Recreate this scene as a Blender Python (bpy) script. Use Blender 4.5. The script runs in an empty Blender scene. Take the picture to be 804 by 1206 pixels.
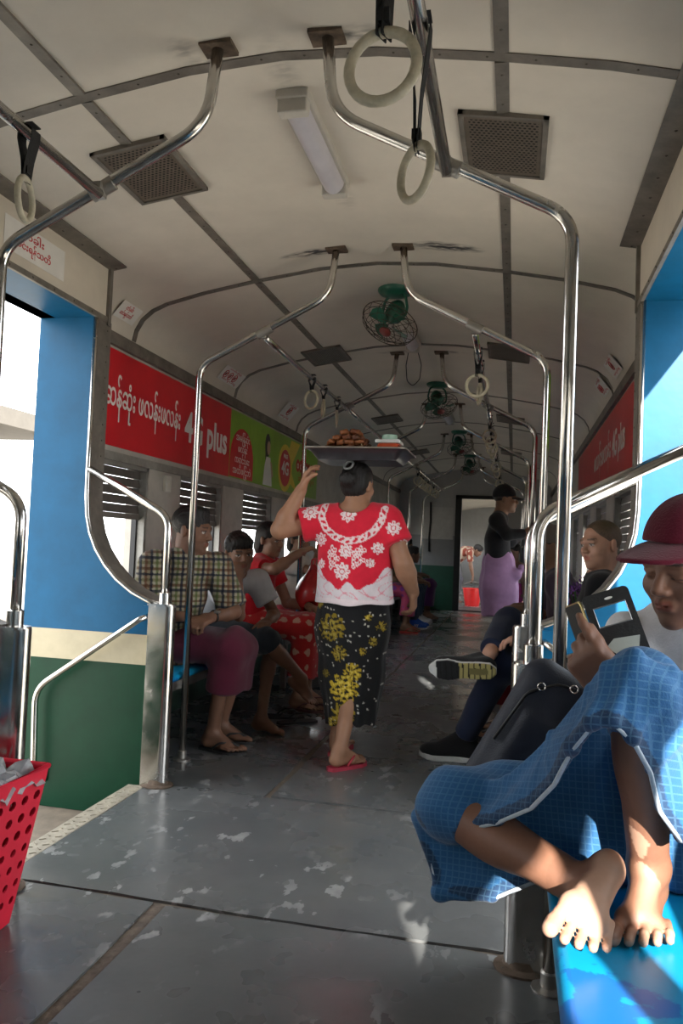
import bpy, bmesh, math, random
import numpy as np
from mathutils import Vector, Matrix
random.seed(7)
SC = bpy.context.scene
COL = SC.collection
# ------------------------------------------------------------------ camera
YAW, PITCH, ROLL, CAMH, FPX = .2225, .0431, .0407, 1.1, 902.9
def camera():
    cy, sy, cp, sp = math.cos(YAW), math.sin(YAW), math.cos(PITCH), math.sin(PITCH)
    f = Vector((-sy*cp, cy*cp, sp)); r = Vector((cy, sy, 0)); u = r.cross(f)
    c, s = math.cos(ROLL), math.sin(ROLL)
    r2 = c*r + s*u; u2 = -s*r + c*u
    cd = bpy.data.cameras.new('camera'); co = bpy.data.objects.new('camera', cd); COL.objects.link(co)
    m = Matrix((r2, u2, -f)).transposed().to_4x4(); m.translation = (0, 0, CAMH)
    co.matrix_world = m
    cd.sensor_fit = 'AUTO'; cd.sensor_width = 36; cd.lens = 36*FPX/1206
    cd.clip_start = .02; cd.clip_end = 300
    SC.camera = co
camera()
# ------------------------------------------------------------------ sky, sun, exposure
def light():
    w = bpy.data.worlds.new('sky'); SC.world = w; w.use_nodes = True
    b = w.node_tree.nodes['Background']; b.inputs[0].default_value = (.93, .965, 1, 1); b.inputs[1].default_value = 5.4
    s = bpy.data.lights.new('sun_offscreen', 'SUN'); s.energy = 21; s.angle = .012; s.color = (1, .95, .87)
    so = bpy.data.objects.new('sun_offscreen', s); COL.objects.link(so)
    so.rotation_euler = Vector((-.25, .72, -.35)).to_track_quat('-Z', 'Y').to_euler()
    so.location = (6, -12, 9)
    v = SC.view_settings; v.view_transform = 'Standard'; v.look = 'None'; v.exposure = .15; v.gamma = 1; v.use_curve_mapping = False
    SC.cycles.use_denoising = True
    SC.cycles.max_bounces = 10; SC.cycles.diffuse_bounces = 6; SC.cycles.glossy_bounces = 5
    SC.cycles.sample_clamp_indirect = 8
light()
# ------------------------------------------------------------------ helpers: objects
def tag(o, label=None, cat=None, group=None, kind=None):
    if label: o['label'] = label
    if cat: o['category'] = cat
    if group: o['group'] = group
    if kind: o['kind'] = kind
    return o
def thing(name, label, cat, loc=(0, 0, 0), group=None):
    o = bpy.data.objects.new(name, None); COL.objects.link(o); o.location = loc; o.empty_display_size = .1
    return tag(o, label, cat, group)
def struct(name, label=None, loc=(0, 0, 0), mesh=None, mat=None):
    o = bpy.data.objects.new(name, mesh); COL.objects.link(o); o.location = loc
    if mat: mesh.materials.append(mat)
    return tag(o, label, None, None, 'structure')
def part(name, me, mat, parent=None, smooth=False, label=None, loc=None):
    """me: bmesh or mesh, coordinates in WORLD space unless loc is given; stored relative to the parent chain"""
    if isinstance(me, bmesh.types.BMesh):
        bm = me; me = bpy.data.meshes.new(name)
        bmesh.ops.recalc_face_normals(bm, faces=bm.faces[:])
        bm.to_mesh(me); bm.free()
    if mat is not None and not me.materials: me.materials.append(mat)
    if smooth:
        me.polygons.foreach_set('use_smooth', [True]*len(me.polygons))
        if smooth == 'auto':
            try: me.set_sharp_from_angle(angle=.7)
            except Exception: pass
    o = bpy.data.objects.new(name, me); COL.objects.link(o)
    if parent is not None:
        o.parent = parent
        if loc is None:
            off = Vector((0, 0, 0)); p = parent
            while p is not None: off += p.location; p = p.parent
            me.transform(Matrix.Translation(-off))
    if loc is not None: o.location = loc
    if label: o['label'] = label
    return o
def copy_tree(o, loc=None, parent=None, label=None, group=None):
    c = o.copy(); COL.objects.link(c); c.parent = parent
    if loc is not None: c.location = loc
    if label: c['label'] = label
    if group: c['group'] = group
    for ch in list(o.children): copy_tree(ch, None, c)
    return c
# ------------------------------------------------------------------ helpers: mesh
def BM(): return bmesh.new()
def box(bm, lo, hi, M=None, bev=0):
    r = bmesh.ops.create_cube(bm, size=1)
    vs = r['verts']
    for v in vs:
        v.co = Vector([lo[i] + (v.co[i]+.5)*(hi[i]-lo[i]) for i in range(3)])
    if bev:
        es = list({e for v in vs for e in v.link_edges})
        g = bmesh.ops.bevel(bm, geom=es, offset=bev, segments=2, affect='EDGES', profile=.5)
        vs = list({v for f in g['faces'] for v in f.verts} | {v for v in vs if v.is_valid})
    if M is not None:
        for v in vs: v.co = M @ v.co
    return bm
def obox(bm, c, half, R=None, bev=0):
    M = Matrix.Translation(c) @ (R.to_4x4() if R is not None else Matrix())
    return box(bm, [-h for h in half], half, M, bev)
def fillet(pts, r, n=6):
    pts = [Vector(p) for p in pts]; out = [pts[0]]
    for i in range(1, len(pts)-1):
        a, b, c = pts[i-1], pts[i], pts[i+1]
        ri = r[i-1] if isinstance(r, (list, tuple)) else r
        d1 = (a-b); d2 = (c-b); l1, l2 = d1.length, d2.length; d1.normalize(); d2.normalize()
        ang = d1.angle(d2)
        if ang > 3.1: out.append(b); continue
        t = min(ri/math.tan(ang/2), l1*.49, l2*.49)
        p0, p1 = b+d1*t, b+d2*t
        for k in range(n+1):
            s = k/n; out.append(p0.lerp(b, s).lerp(b.lerp(p1, s), s))
    out.append(pts[-1]); return out
def tube(bm, pts, r, seg=10, cap=True, closed=False, flat=None):
    pts = [Vector(p) for p in pts]; n = len(pts); rings = []
    rad = r if isinstance(r, (list, tuple)) else [r]*n
    t0 = (pts[1]-pts[0]).normalized()
    up = Vector((0, 0, 1)) if abs(t0.z) < .9 else Vector((1, 0, 0))
    nx = t0.cross(up).normalized()
    for i, p in enumerate(pts):
        if closed: t = (pts[(i+1) % n]-pts[i-1]).normalized()
        else: t = ((pts[min(i+1, n-1)]-p).normalized()+(p-pts[max(i-1, 0)]).normalized()).normalized()
        nx = (nx - t*nx.dot(t)).normalized(); ny = t.cross(nx)
        f = flat or 1
        rings.append([bm.verts.new(p + rad[i]*(math.cos(2*math.pi*k/seg)*nx + f*math.sin(2*math.pi*k/seg)*ny)) for k in range(seg)])
    m = n if closed else n-1
    for i in range(m):
        a, b = rings[i], rings[(i+1) % n]
        for k in range(seg): bm.faces.new((a[k], a[(k+1) % seg], b[(k+1) % seg], b[k]))
    if cap and not closed:
        bm.faces.new(rings[0][::-1]); bm.faces.new(rings[-1])
    return bm
def ring(bm, c, R, r, axis, seg=20, rs=8):
    axis = Vector(axis).normalized(); a = axis.orthogonal().normalized(); b = axis.cross(a); c = Vector(c)
    return tube(bm, [c+R*(math.cos(2*math.pi*i/seg)*a+math.sin(2*math.pi*i/seg)*b) for i in range(seg)], r, rs, closed=True)
def lathe(bm, prof, o=(0, 0, 0), seg=20, R=None, sx=1, sy=1):
    """prof: list of (radius, height)"""
    o = Vector(o); rings = []
    for (r, h) in prof:
        rg = []
        for k in range(seg):
            a = 2*math.pi*k/seg; v = Vector((r*sx*math.cos(a), r*sy*math.sin(a), h))
            if R is not None: v = R @ v
            rg.append(bm.verts.new(o+v))
        rings.append(rg)
    for a, b in zip(rings, rings[1:]):
        for k in range(seg): bm.faces.new((a[k], a[(k+1) % seg], b[(k+1) % seg], b[k]))
    if prof[0][0] > 1e-6: bm.faces.new(rings[0][::-1])
    if prof[-1][0] > 1e-6: bm.faces.new(rings[-1])
    bmesh.ops.remove_doubles(bm, verts=bm.verts[:], dist=1e-6)
    return bm
def prism(bm, poly, d, P):
    """poly: 2-D outline, extruded by d; P maps (u, v, w) to a point"""
    a = [bm.verts.new(P(u, v, 0)) for u, v in poly]; b = [bm.verts.new(P(u, v, d)) for u, v in poly]; n = len(poly)
    bm.faces.new(a); bm.faces.new(b[::-1])
    for i in range(n): bm.faces.new((a[i], a[(i+1) % n], b[(i+1) % n], b[i]))
    return bm
# ------------------------------------------------------------------ helpers: materials
MATS = {}
def lin(c):
    return tuple(((x/255)/12.92 if x/255 <= .04045 else ((x/255+.055)/1.055)**2.4) for x in c)
def mat(name, col, rough=.6, metal=0, var=.12, scale=6, bump=0, bscale=60, rvar=0, spec=.5, coat=0, stretch=None, alpha=None):
    if name in MATS: return MATS[name]
    m = bpy.data.materials.new(name); m.use_nodes = True; nt = m.node_tree; N = nt.nodes; L = nt.links
    b = N['Principled BSDF']; b.inputs['Roughness'].default_value = rough; b.inputs['Metallic'].default_value = metal
    b.inputs['Specular IOR Level'].default_value = spec; b.inputs['Coat Weight'].default_value = coat
    tc = N.new('ShaderNodeTexCoord'); src = tc.outputs['Object']
    if stretch:
        mp = N.new('ShaderNodeMapping'); mp.inputs['Scale'].default_value = stretch; L.new(src, mp.inputs[0]); src = mp.outputs[0]
    nz = N.new('ShaderNodeTexNoise'); nz.inputs['Scale'].default_value = scale; nz.inputs['Detail'].default_value = 6; nz.inputs['Roughness'].default_value = .65
    L.new(src, nz.inputs['Vector'])
    cr = N.new('ShaderNodeValToRGB'); cr.color_ramp.elements[0].position = .3; cr.color_ramp.elements[1].position = .7
    cr.color_ramp.elements[0].color = (*[max(0, c*(1-var)) for c in col], 1); cr.color_ramp.elements[1].color = (*[min(1, c*(1+var)) for c in col], 1)
    L.new(nz.outputs[0], cr.inputs[0]); L.new(cr.outputs[0], b.inputs['Base Color'])
    if rvar:
        mr = N.new('ShaderNodeMapRange'); mr.inputs[3].default_value = max(0, rough-rvar); mr.inputs[4].default_value = min(1, rough+rvar)
        mr.inputs[1].default_value = .3; mr.inputs[2].default_value = .7
        L.new(nz.outputs[0], mr.inputs[0]); L.new(mr.outputs[0], b.inputs['Roughness'])
    if bump:
        n2 = N.new('ShaderNodeTexNoise'); n2.inputs['Scale'].default_value = bscale; n2.inputs['Detail'].default_value = 4; L.new(src, n2.inputs['Vector'])
        bp = N.new('ShaderNodeBump'); bp.inputs['Strength'].default_value = bump; bp.inputs['Distance'].default_value = .01
        L.new(n2.outputs[0], bp.inputs['Height']); L.new(bp.outputs[0], b.inputs['Normal'])
    if alpha is not None: b.inputs['Alpha'].default_value = alpha
    MATS[name] = m; m['ramp'] = cr.name; return m
def vmat(name, rough=.7, bump=.15, bscale=120, spec=.3, var=.1, sss=0, vscale=25, sheen=0):
    """material whose colour is the thing's own dye or print, stored per vertex as 'Col', with a little grain"""
    if name in MATS: return MATS[name]
    m = bpy.data.materials.new(name); m.use_nodes = True; nt = m.node_tree; N = nt.nodes; L = nt.links
    b = N['Principled BSDF']; b.inputs['Roughness'].default_value = rough; b.inputs['Specular IOR Level'].default_value = spec
    b.inputs['Sheen Weight'].default_value = sheen
    at = N.new('ShaderNodeAttribute'); at.attribute_name = 'Col'
    tc = N.new('ShaderNodeTexCoord')
    nz = N.new('ShaderNodeTexNoise'); nz.inputs['Scale'].default_value = vscale; nz.inputs['Detail'].default_value = 5; L.new(tc.outputs['Object'], nz.inputs['Vector'])
    mr = N.new('ShaderNodeMapRange'); mr.inputs[1].default_value = .3; mr.inputs[2].default_value = .7; mr.inputs[3].default_value = 1-var; mr.inputs[4].default_value = 1+var
    L.new(nz.outputs[0], mr.inputs[0])
    mx = N.new('ShaderNodeVectorMath'); mx.operation = 'SCALE'; L.new(at.outputs['Color'], mx.inputs[0]); L.new(mr.outputs[0], mx.inputs['Scale'])
    L.new(mx.outputs[0], b.inputs['Base Color'])
    n2 = N.new('ShaderNodeTexNoise'); n2.inputs['Scale'].default_value = bscale; n2.inputs['Detail'].default_value = 4; L.new(tc.outputs['Object'], n2.inputs['Vector'])
    bp = N.new('ShaderNodeBump'); bp.inputs['Strength'].default_value = bump; bp.inputs['Distance'].default_value = .006
    L.new(n2.outputs[0], bp.inputs['Height']); L.new(bp.outputs[0], b.inputs['Normal'])
    if sss: b.inputs['Subsurface Weight'].default_value = sss; b.inputs['Subsurface Radius'].default_value = (.012, .005, .003); b.inputs['Subsurface Scale'].default_value = 1
    MATS[name] = m; return m
M_steel = mat('polished_steel', (.62, .6, .57), .2, 1, .12, 9, rvar=.1)
M_steel_dull = mat('dull_steel', (.36, .34, .31), .42, .85, .25, 7, .08)
M_strip = mat('cover_strip_metal', (.2, .18, .155), .55, .45, .3, 9, .1)
M_frame = mat('grey_window_frame', (.27, .26, .235), .5, .3, .25, 8, .1)
M_ceil = mat('ceiling_cream_paint', (.64, .585, .505), .45, 0, .09, 2.2, .04, 25)
M_header = mat('header_cream_paint', (.6, .54, .45), .5, 0, .1, 3, .04)
M_wall = mat('wall_grey_cream_paint', (.45, .42, .37), .55, 0, .18, 4, .06)
M_wall_low = mat('wall_dark_green_paint', (.018, .06, .042), .4, 0, .25, 5, .05)
M_bluep = mat('blue_paint', (.003, .08, .178), .4, 0, .16, 5, .05, 18, spec=.2)
M_cyan = mat('bench_blue_paint', (.015, .22, .48), .28, 0, .2, 4, .04, 14)
M_black = mat('black_plastic', (.012, .012, .013), .5, 0, .2, 20)
M_strap = mat('black_webbing', (.012, .011, .011), .8, 0, .3, 80, .2, 300)
M_ring = mat('old_ivory_plastic', (.5, .45, .33), .45, 0, .22, 40, .1, 120)
M_white = mat('white_paper', (.72, .7, .66), .7, 0, .06, 10)
M_red = mat('ad_red_vinyl', (.62, .012, .022), .3, 0, .1, 3)
M_green = mat('ad_green_vinyl', (.24, .45, .03), .3, 0, .2, 2.5)
M_redprint = mat('red_print', (.5, .02, .025), .5, 0, .08, 10)
M_whiteprint = mat('white_print', (.78, .76, .72), .5, 0, .06, 10)
M_blackprint = mat('dark_print', (.05, .045, .05), .5, 0, .06, 10)
M_yellow = mat('yellow_print', (.75, .6, .08), .5, 0, .1, 10)
M_fan = mat('fan_green_enamel', (.02, .12, .075), .35, 0, .25, 12)
M_wire = mat('rusty_wire', (.07, .055, .04), .6, .5, .4, 40)
M_rust = mat('rusty_flange', (.12, .085, .06), .7, .3, .45, 30, .2)
# ------------------------------------------------------------------ the carriage shell
CX = -.73; WL = CX-1.36; WR = CX+1.36; OL = CX-1.5; OR_ = CX+1.5; YB, YE = -3.2, 14.0
DY0, DY1 = 2.1, 3.24       # doorway between the screens
PROF = [(-1.36, 2.17), (-1.345, 2.24), (-1.31, 2.3), (-1.25, 2.35), (-1.17, 2.385), (-.95, 2.44), (-.655, 2.495), (-.3, 2.548), (0, 2.565)]
PROF = PROF + [(-x, z) for x, z in PROF[-2::-1]]
def prof_z(x):
    x = x-CX
    for (a, za), (b, zb) in zip(PROF, PROF[1:]):
        if a <= x <= b: return za+(zb-za)*(x-a)/(b-a)
    return 2.17
def strip_along(bm, xs, y0, y1, w_off, t=.004):
    """transverse strip hugging the ceiling from x0 to x1"""
    pts = [(x, z) for x, z in PROF if xs[0]-CX <= x <= xs[1]-CX]
    if not pts or pts[0][0] > xs[0]-CX+1e-4: pts.insert(0, (xs[0]-CX, prof_z(xs[0])))
    if pts[-1][0] < xs[1]-CX-1e-4: pts.append((xs[1]-CX, prof_z(xs[1])))
    top = []; bot = []
    for x, z in pts:
        nx, nz = -x*.35, -1
        if abs(x) > 1.24: nx = -(x/abs(x))*(.3+(abs(x)-1.24)*12); nz = -1
        l = math.hypot(nx, nz); nx /= l; nz /= l
        top.append([bm.verts.new((CX+x, y, z)) for y in (y0, y1)])
        bot.append([bm.verts.new((CX+x+nx*t, y, z+nz*t)) for y in (y0, y1)])
    for i in range(len(pts)-1):
        bm.faces.new((bot[i][0], bot[i+1][0], bot[i+1][1], bot[i][1]))
        bm.faces.new((top[i][0], bot[i][0], bot[i][1], top[i][1])) if i == 0 else None
        bm.faces.new((top[i][0], top[i+1][0], bot[i+1][0], bot[i][0])); bm.faces.new((top[i][1], bot[i][1], bot[i+1][1], top[i+1][1]))
    return bm
def rivet(bm, c, n, r=.005):
    n = Vector(n).normalized(); a = n.orthogonal().normalized(); b = n.cross(a); c = Vector(c)
    rg = [bm.verts.new(c+r*(math.cos(k*math.pi/3)*a+math.sin(k*math.pi/3)*b)) for k in range(6)]
    t = bm.verts.new(c+n*r*.6)
    for k in range(6): bm.faces.new((rg[k], rg[(k+1) % 6], t))
M_rivet = mat('rivet_dark', (.09, .08, .065), .5, .6, .3, 40)
def ceiling_mat():
    m = M_ceil; nt = m.node_tree; N, L = nt.nodes, nt.links; b = N['Principled BSDF']
    base = N[m['ramp']].outputs[0]
    tc = N.new('ShaderNodeTexCoord')
    # black soot smears beside the pole mounts (wear with a shape of its own) and faint rusty grime
    wn = N.new('ShaderNodeTexNoise'); wn.inputs['Scale'].default_value = 22; wn.inputs['Detail'].default_value = 5
    mp = N.new('ShaderNodeMapping'); mp.inputs['Scale'].default_value = (.7, 2.2, 1); L.new(tc.outputs['Object'], mp.inputs[0]); L.new(mp.outputs[0], wn.inputs['Vector'])
    acc = None
    for (x, y, rx, ry, s) in [(-.36, 3.6, .17, .055, 2.2), (-1.02, 3.62, .16, .04, 1.9), (-.50, 2.06, .12, .045, .8), (-.94, 2.12, .1, .04, .7), (-.74, 2.19, .06, .16, .35), (-.74, 3.07, .05, .14, .3), (-1.0, 2.05, .05, .06, .45),
                           (-.9, 5.6, .14, .04, .8), (-.5, 5.62, .12, .04, .8)]:
        sb = N.new('ShaderNodeMapping'); sb.inputs['Location'].default_value = (-x/rx, -y/ry, 0); sb.inputs['Scale'].default_value = (1/rx, 1/ry, 0)
        L.new(tc.outputs['Object'], sb.inputs[0])
        ln = N.new('ShaderNodeVectorMath'); ln.operation = 'LENGTH'; L.new(sb.outputs[0], ln.inputs[0])
        mr = N.new('ShaderNodeMapRange'); mr.inputs[1].default_value = 1.15; mr.inputs[2].default_value = .1; mr.inputs[3].default_value = 0; mr.inputs[4].default_value = s
        L.new(ln.outputs['Value'], mr.inputs[0])
        if acc is None: acc = mr.outputs[0]
        else:
            ad = N.new('ShaderNodeMath'); ad.operation = 'MAXIMUM'; L.new(acc, ad.inputs[0]); L.new(mr.outputs[0], ad.inputs[1]); acc = ad.outputs[0]
    mu = N.new('ShaderNodeMath'); mu.operation = 'MULTIPLY'; mr2 = N.new('ShaderNodeMapRange'); mr2.inputs[1].default_value = .36; mr2.inputs[2].default_value = .62
    L.new(wn.outputs[0], mr2.inputs[0]); L.new(acc, mu.inputs[0]); L.new(mr2.outputs[0], mu.inputs[1]); mu.use_clamp = True
    mx = N.new('ShaderNodeMix'); mx.data_type = 'RGBA'; L.new(mu.outputs[0], mx.inputs['Factor']); L.new(base, mx.inputs['A']); mx.inputs['B'].default_value = (.03, .028, .03, 1)
    L.new(mx.outputs['Result'], b.inputs['Base Color'])
ceiling_mat()
def shell_ceiling(y0, y1, name, label):
    bm = BM()
    a = [[bm.verts.new((CX+x, y, z)) for x, z in PROF] for y in (y0, y1)]
    o = [[bm.verts.new((CX+x*1.11, y, z+.1)) for x, z in PROF] for y in (y0, y1)]
    n = len(PROF)
    for i in range(n-1):
        bm.faces.new((a[0][i], a[0][i+1], a[1][i+1], a[1][i])); bm.faces.new((o[0][i], o[1][i], o[1][i+1], o[0][i+1]))
        for k in (0, 1): bm.faces.new((a[k][i], a[k][i+1], o[k][i+1], o[k][i]))
    for j in (0, n-1): bm.faces.new((a[0][j], a[1][j], o[1][j], o[0][j]))
    c = part(name, bm, M_ceil, None, 'auto'); tag(c, label, None, None, 'structure'); return c
CEIL = shell_ceiling(YB, YE, 'ceiling', 'arched cream painted carriage ceiling with riveted cover strips')
RIBS = [-1.3, .44, 2.14, 3.84, 5.42, 7.1, 8.8, 10.5, 12.2]
for y in RIBS:
    wide = not (DY0-.1 < y < DY1+.05)
    x0, x1 = (CX-1.358, CX+1.358) if wide else (CX-1.2, CX+1.2)
    st = part('cover_strip', strip_along(BM(), (x0, x1), y-.02, y+.02, 0), M_strip, CEIL)
    bm = BM(); x = x0+.06
    while x < x1:
        if abs(x-CX) < 1.2: rivet(bm, (x, y, prof_z(x)-.004), (0, 0, -1))
        x += .135
    part('rivets', bm, M_rivet, st)['kind'] = 'stuff'
for sx in (-1, 1):
    for y0, y1 in zip(RIBS, RIBS[1:]+[YE]):
        x = CX+sx*.655; z = prof_z(x)
        bm = BM(); box(bm, (x-.02, y0+.021, z-.006), (x+.02, y1-.021, z+.01), None)
        st = part('cover_strip', bm, M_strip, CEIL)
        bm = BM(); y = y0+.08
        while y < y1: rivet(bm, (x, y, z-.006), (0, 0, -1)); y += .15
        part('rivets', bm, M_rivet, st)['kind'] = 'stuff'
# ---- floor: dark base with separate steel plates, a rusty joint showing between them
def floor_mat():
    m = bpy.data.materials.new('worn_grey_floor_plate'); m.use_nodes = True; nt = m.node_tree; N, L = nt.nodes, nt.links; b = N['Principled BSDF']
    tc = N.new('ShaderNodeTexCoord'); ge = N.new('ShaderNodeNewGeometry'); P = ge.outputs['Position']
    def noise(sc, det=6, ro=.65, stretch=None):
        n = N.new('ShaderNodeTexNoise'); n.inputs['Scale'].default_value = sc; n.inputs['Detail'].default_value = det; n.inputs['Roughness'].default_value = ro
        s = P
        if stretch:
            mp = N.new('ShaderNodeMapping'); mp.inputs['Scale'].default_value = stretch; L.new(P, mp.inputs[0]); s = mp.outputs[0]
        L.new(s, n.inputs['Vector']); return n.outputs[0]
    def rng(s, a, b_, c=0, d=1):
        r = N.new('ShaderNodeMapRange'); r.inputs[1].default_value = a; r.inputs[2].default_value = b_; r.inputs[3].default_value = c; r.inputs[4].default_value = d
        L.new(s, r.inputs[0]); return r.outputs[0]
    def mix(f, a, c):
        x = N.new('ShaderNodeMix'); x.data_type = 'RGBA'; L.new(f, x.inputs['Factor'])
        for s, v in (('A', a), ('B', c)):
            if isinstance(v, tuple): x.inputs[s].default_value = (*v, 1)
            else: L.new(v, x.inputs[s])
        return x.outputs['Result']
    base = mix(rng(noise(1.6), .35, .65), (.088, .093, .096), (.125, .128, .126))
    base = mix(rng(noise(9, 8, .7), .52, .8, 0, .35), base, (.05, .05, .05))
    # dried pale splashes, in clusters
    clus = rng(noise(1.1, 3), .46, .58)
    spl = rng(noise(13, 4, .55, (1, .55, 1)), .6, .63)
    mu = N.new('ShaderNodeMath'); mu.operation = 'MULTIPLY'; L.new(clus, mu.inputs[0]); L.new(spl, mu.inputs[1])
    mu2 = N.new('ShaderNodeMath'); mu2.operation = 'MULTIPLY'; L.new(mu.outputs[0], mu2.inputs[0]); L.new(rng(noise(30), .3, .7, .25, .85), mu2.inputs[1])
    col = mix(mu2.outputs[0], base, (.4, .4, .39))
    L.new(col, b.inputs['Base Color'])
    wet = rng(noise(1.9, 4), .42, .58)
    r1 = rng(wet, 0, 1, .18, .36)
    ad = N.new('ShaderNodeMath'); ad.operation = 'ADD'; ad.use_clamp = True; L.new(r1, ad.inputs[0]); L.new(rng(mu.outputs[0], 0, 1, 0, .25), ad.inputs[1]); L.new(ad.outputs[0], b.inputs['Roughness'])
    bp = N.new('ShaderNodeBump'); bp.inputs['Strength'].default_value = .22; bp.inputs['Distance'].default_value = .01; L.new(noise(7, 3), bp.inputs['Height']); L.new(bp.outputs[0], b.inputs['Normal'])
    b.inputs['Specular IOR Level'].default_value = .55
    return m
M_floor = floor_mat()
M_joint = mat('rusty_floor_joint', (.13, .1, .075), .8, 0, .5, 30, .3, 60)
bm = BM()
box(bm, (OL+.62, YB, -.12), (OR_-.62, YE, -.006)); box(bm, (OL, YB, -.12), (OL+.62, DY0, -.006)); box(bm, (OL, DY1, -.12), (OL+.62, YE, -.006))
box(bm, (OR_-.62, YB, -.12), (OR_, DY0, -.006)); box(bm, (OR_-.62, DY1, -.12), (OR_, YE, -.006))
FLOOR = part('floor', bm, M_joint); tag(FLOOR, 'rusty floor base showing in the joints between grey plates', None, None, 'structure')
def plate(x0, x1, y0, y1, lift=0, warp=.0):
    bm = BM(); nx, ny = max(2, int((x1-x0)/.12)), max(2, int((y1-y0)/.12)); rnd = random.Random(int(x0*100+y0*37))
    ph = [rnd.uniform(0, 6) for _ in range(4)]
    V = {}
    for i in range(nx+1):
        for j in range(ny+1):
            x = x0+(x1-x0)*i/nx; y = y0+(y1-y0)*j/ny
            ex = ey = 0
            if j in (0, ny): ey = .006*math.sin(x*5+ph[0])+.003*math.sin(x*23+ph[1])
            if i in (0, nx): ex = .004*math.sin(y*6+ph[2])
            V[i, j] = (bm.verts.new((x+ex, y+ey, lift+warp*math.sin(x*3+ph[3])*math.sin(y*2.5+ph[1]))), bm.verts.new((x+ex, y+ey, -.0065)))
    for i in range(nx):
        for j in range(ny):
            for s in (0, 1): bm.faces.new([V[a, c][s] for a, c in ((i, j), (i+1, j), (i+1, j+1), (i, j+1))])
    for i in range(nx):
        for j in (0, ny): bm.faces.new((V[i, j][0], V[i+1, j][0], V[i+1, j][1], V[i, j][1]))
    for j in range(ny):
        for i in (0, nx): bm.faces.new((V[i, j][0], V[i, j+1][0], V[i, j+1][1], V[i, j][1]))
    return part('floor_plate', bm, M_floor, FLOOR)
XS = -1.005
g = .006
plate(WL, XS-.022, .9, 2.2-g, 0); plate(XS+.022, .62, .9, 2.19-g, .003)
plate(WL, XS-.02, -.6, .9-g, 0); plate(XS+.02, .62, -.6, .9-g, 0); plate(WL, XS-.02, YB+.05, -.6-g, 0); plate(XS+.02, .62, YB+.05, -.6-g, 0)
plate(-1.555, .08, 2.205, 3.215-g, .002)
plate(WL, XS-.018, 3.225, 5.6-g, 0); plate(XS+.018, WR, 3.225, 5.4-g, .004)
plate(WL, XS-.012, 5.6, 8.3-g, 0); plate(XS+.012, WR, 5.4, 8.2-g, 0)
plate(WL, XS-.012, 8.3, 11-g, 0); plate(XS+.012, WR, 8.2, 11.2-g, 0); plate(WL, XS-.012, 11, YE-.01, 0); plate(XS+.012, WR, 11.2, YE-.01, 0)
# ---- door steps with chequered nosing
M_nose = mat('worn_chequer_plate', (.36, .32, .25), .6, .2, .25, 30, .3, 50)
M_step = mat('dirty_step_plate', (.17, .135, .1), .7, 0, .35, 8, .2, 40)
for s in (-1, 1):
    P = lambda x: CX+s*(x-CX) if False else (x if s < 0 else 2*CX-x)
    st = struct('trim_%d' % (1 if s < 0 else 2), 'worn metal step and chequered nosing in the %s doorway' % ('blue and green painted' if s < 0 else 'sunlit'), (P(-1.9), 2.68, -.28))
    bm = BM(); a, b_ = sorted((P(-1.635), P(-1.555))); box(bm, (a, 2.2, -.14), (b_, 3.17, .004), None, .003); nz = part('step_nosing', bm, M_nose, st)
    bm = BM()
    for k in range(24):
        for q in range(2):
            y = 2.23+k*.039; x = P(-1.615+q*.04); ang = .7 if (k+q) % 2 else -.7
            obox(bm, (x, y, .0055), (.012, .003, .0015), Matrix.Rotation(ang, 3, 'Z'))
    part('tread_bumps', bm, M_nose, nz)['kind'] = 'stuff'
    bm = BM(); a, b_ = sorted((P(-2.26), P(-1.6))); box(bm, (a, 2.06, -.2), (b_, 3.26, -.152)); part('step_plate', bm, M_step, st)
    bm = BM(); a, b_ = sorted((P(-1.66), P(-1.58))); box(bm, (a, 2.06, -.152), (b_, 3.26, -.12)); part('step_riser', bm, M_step, st)
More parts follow.
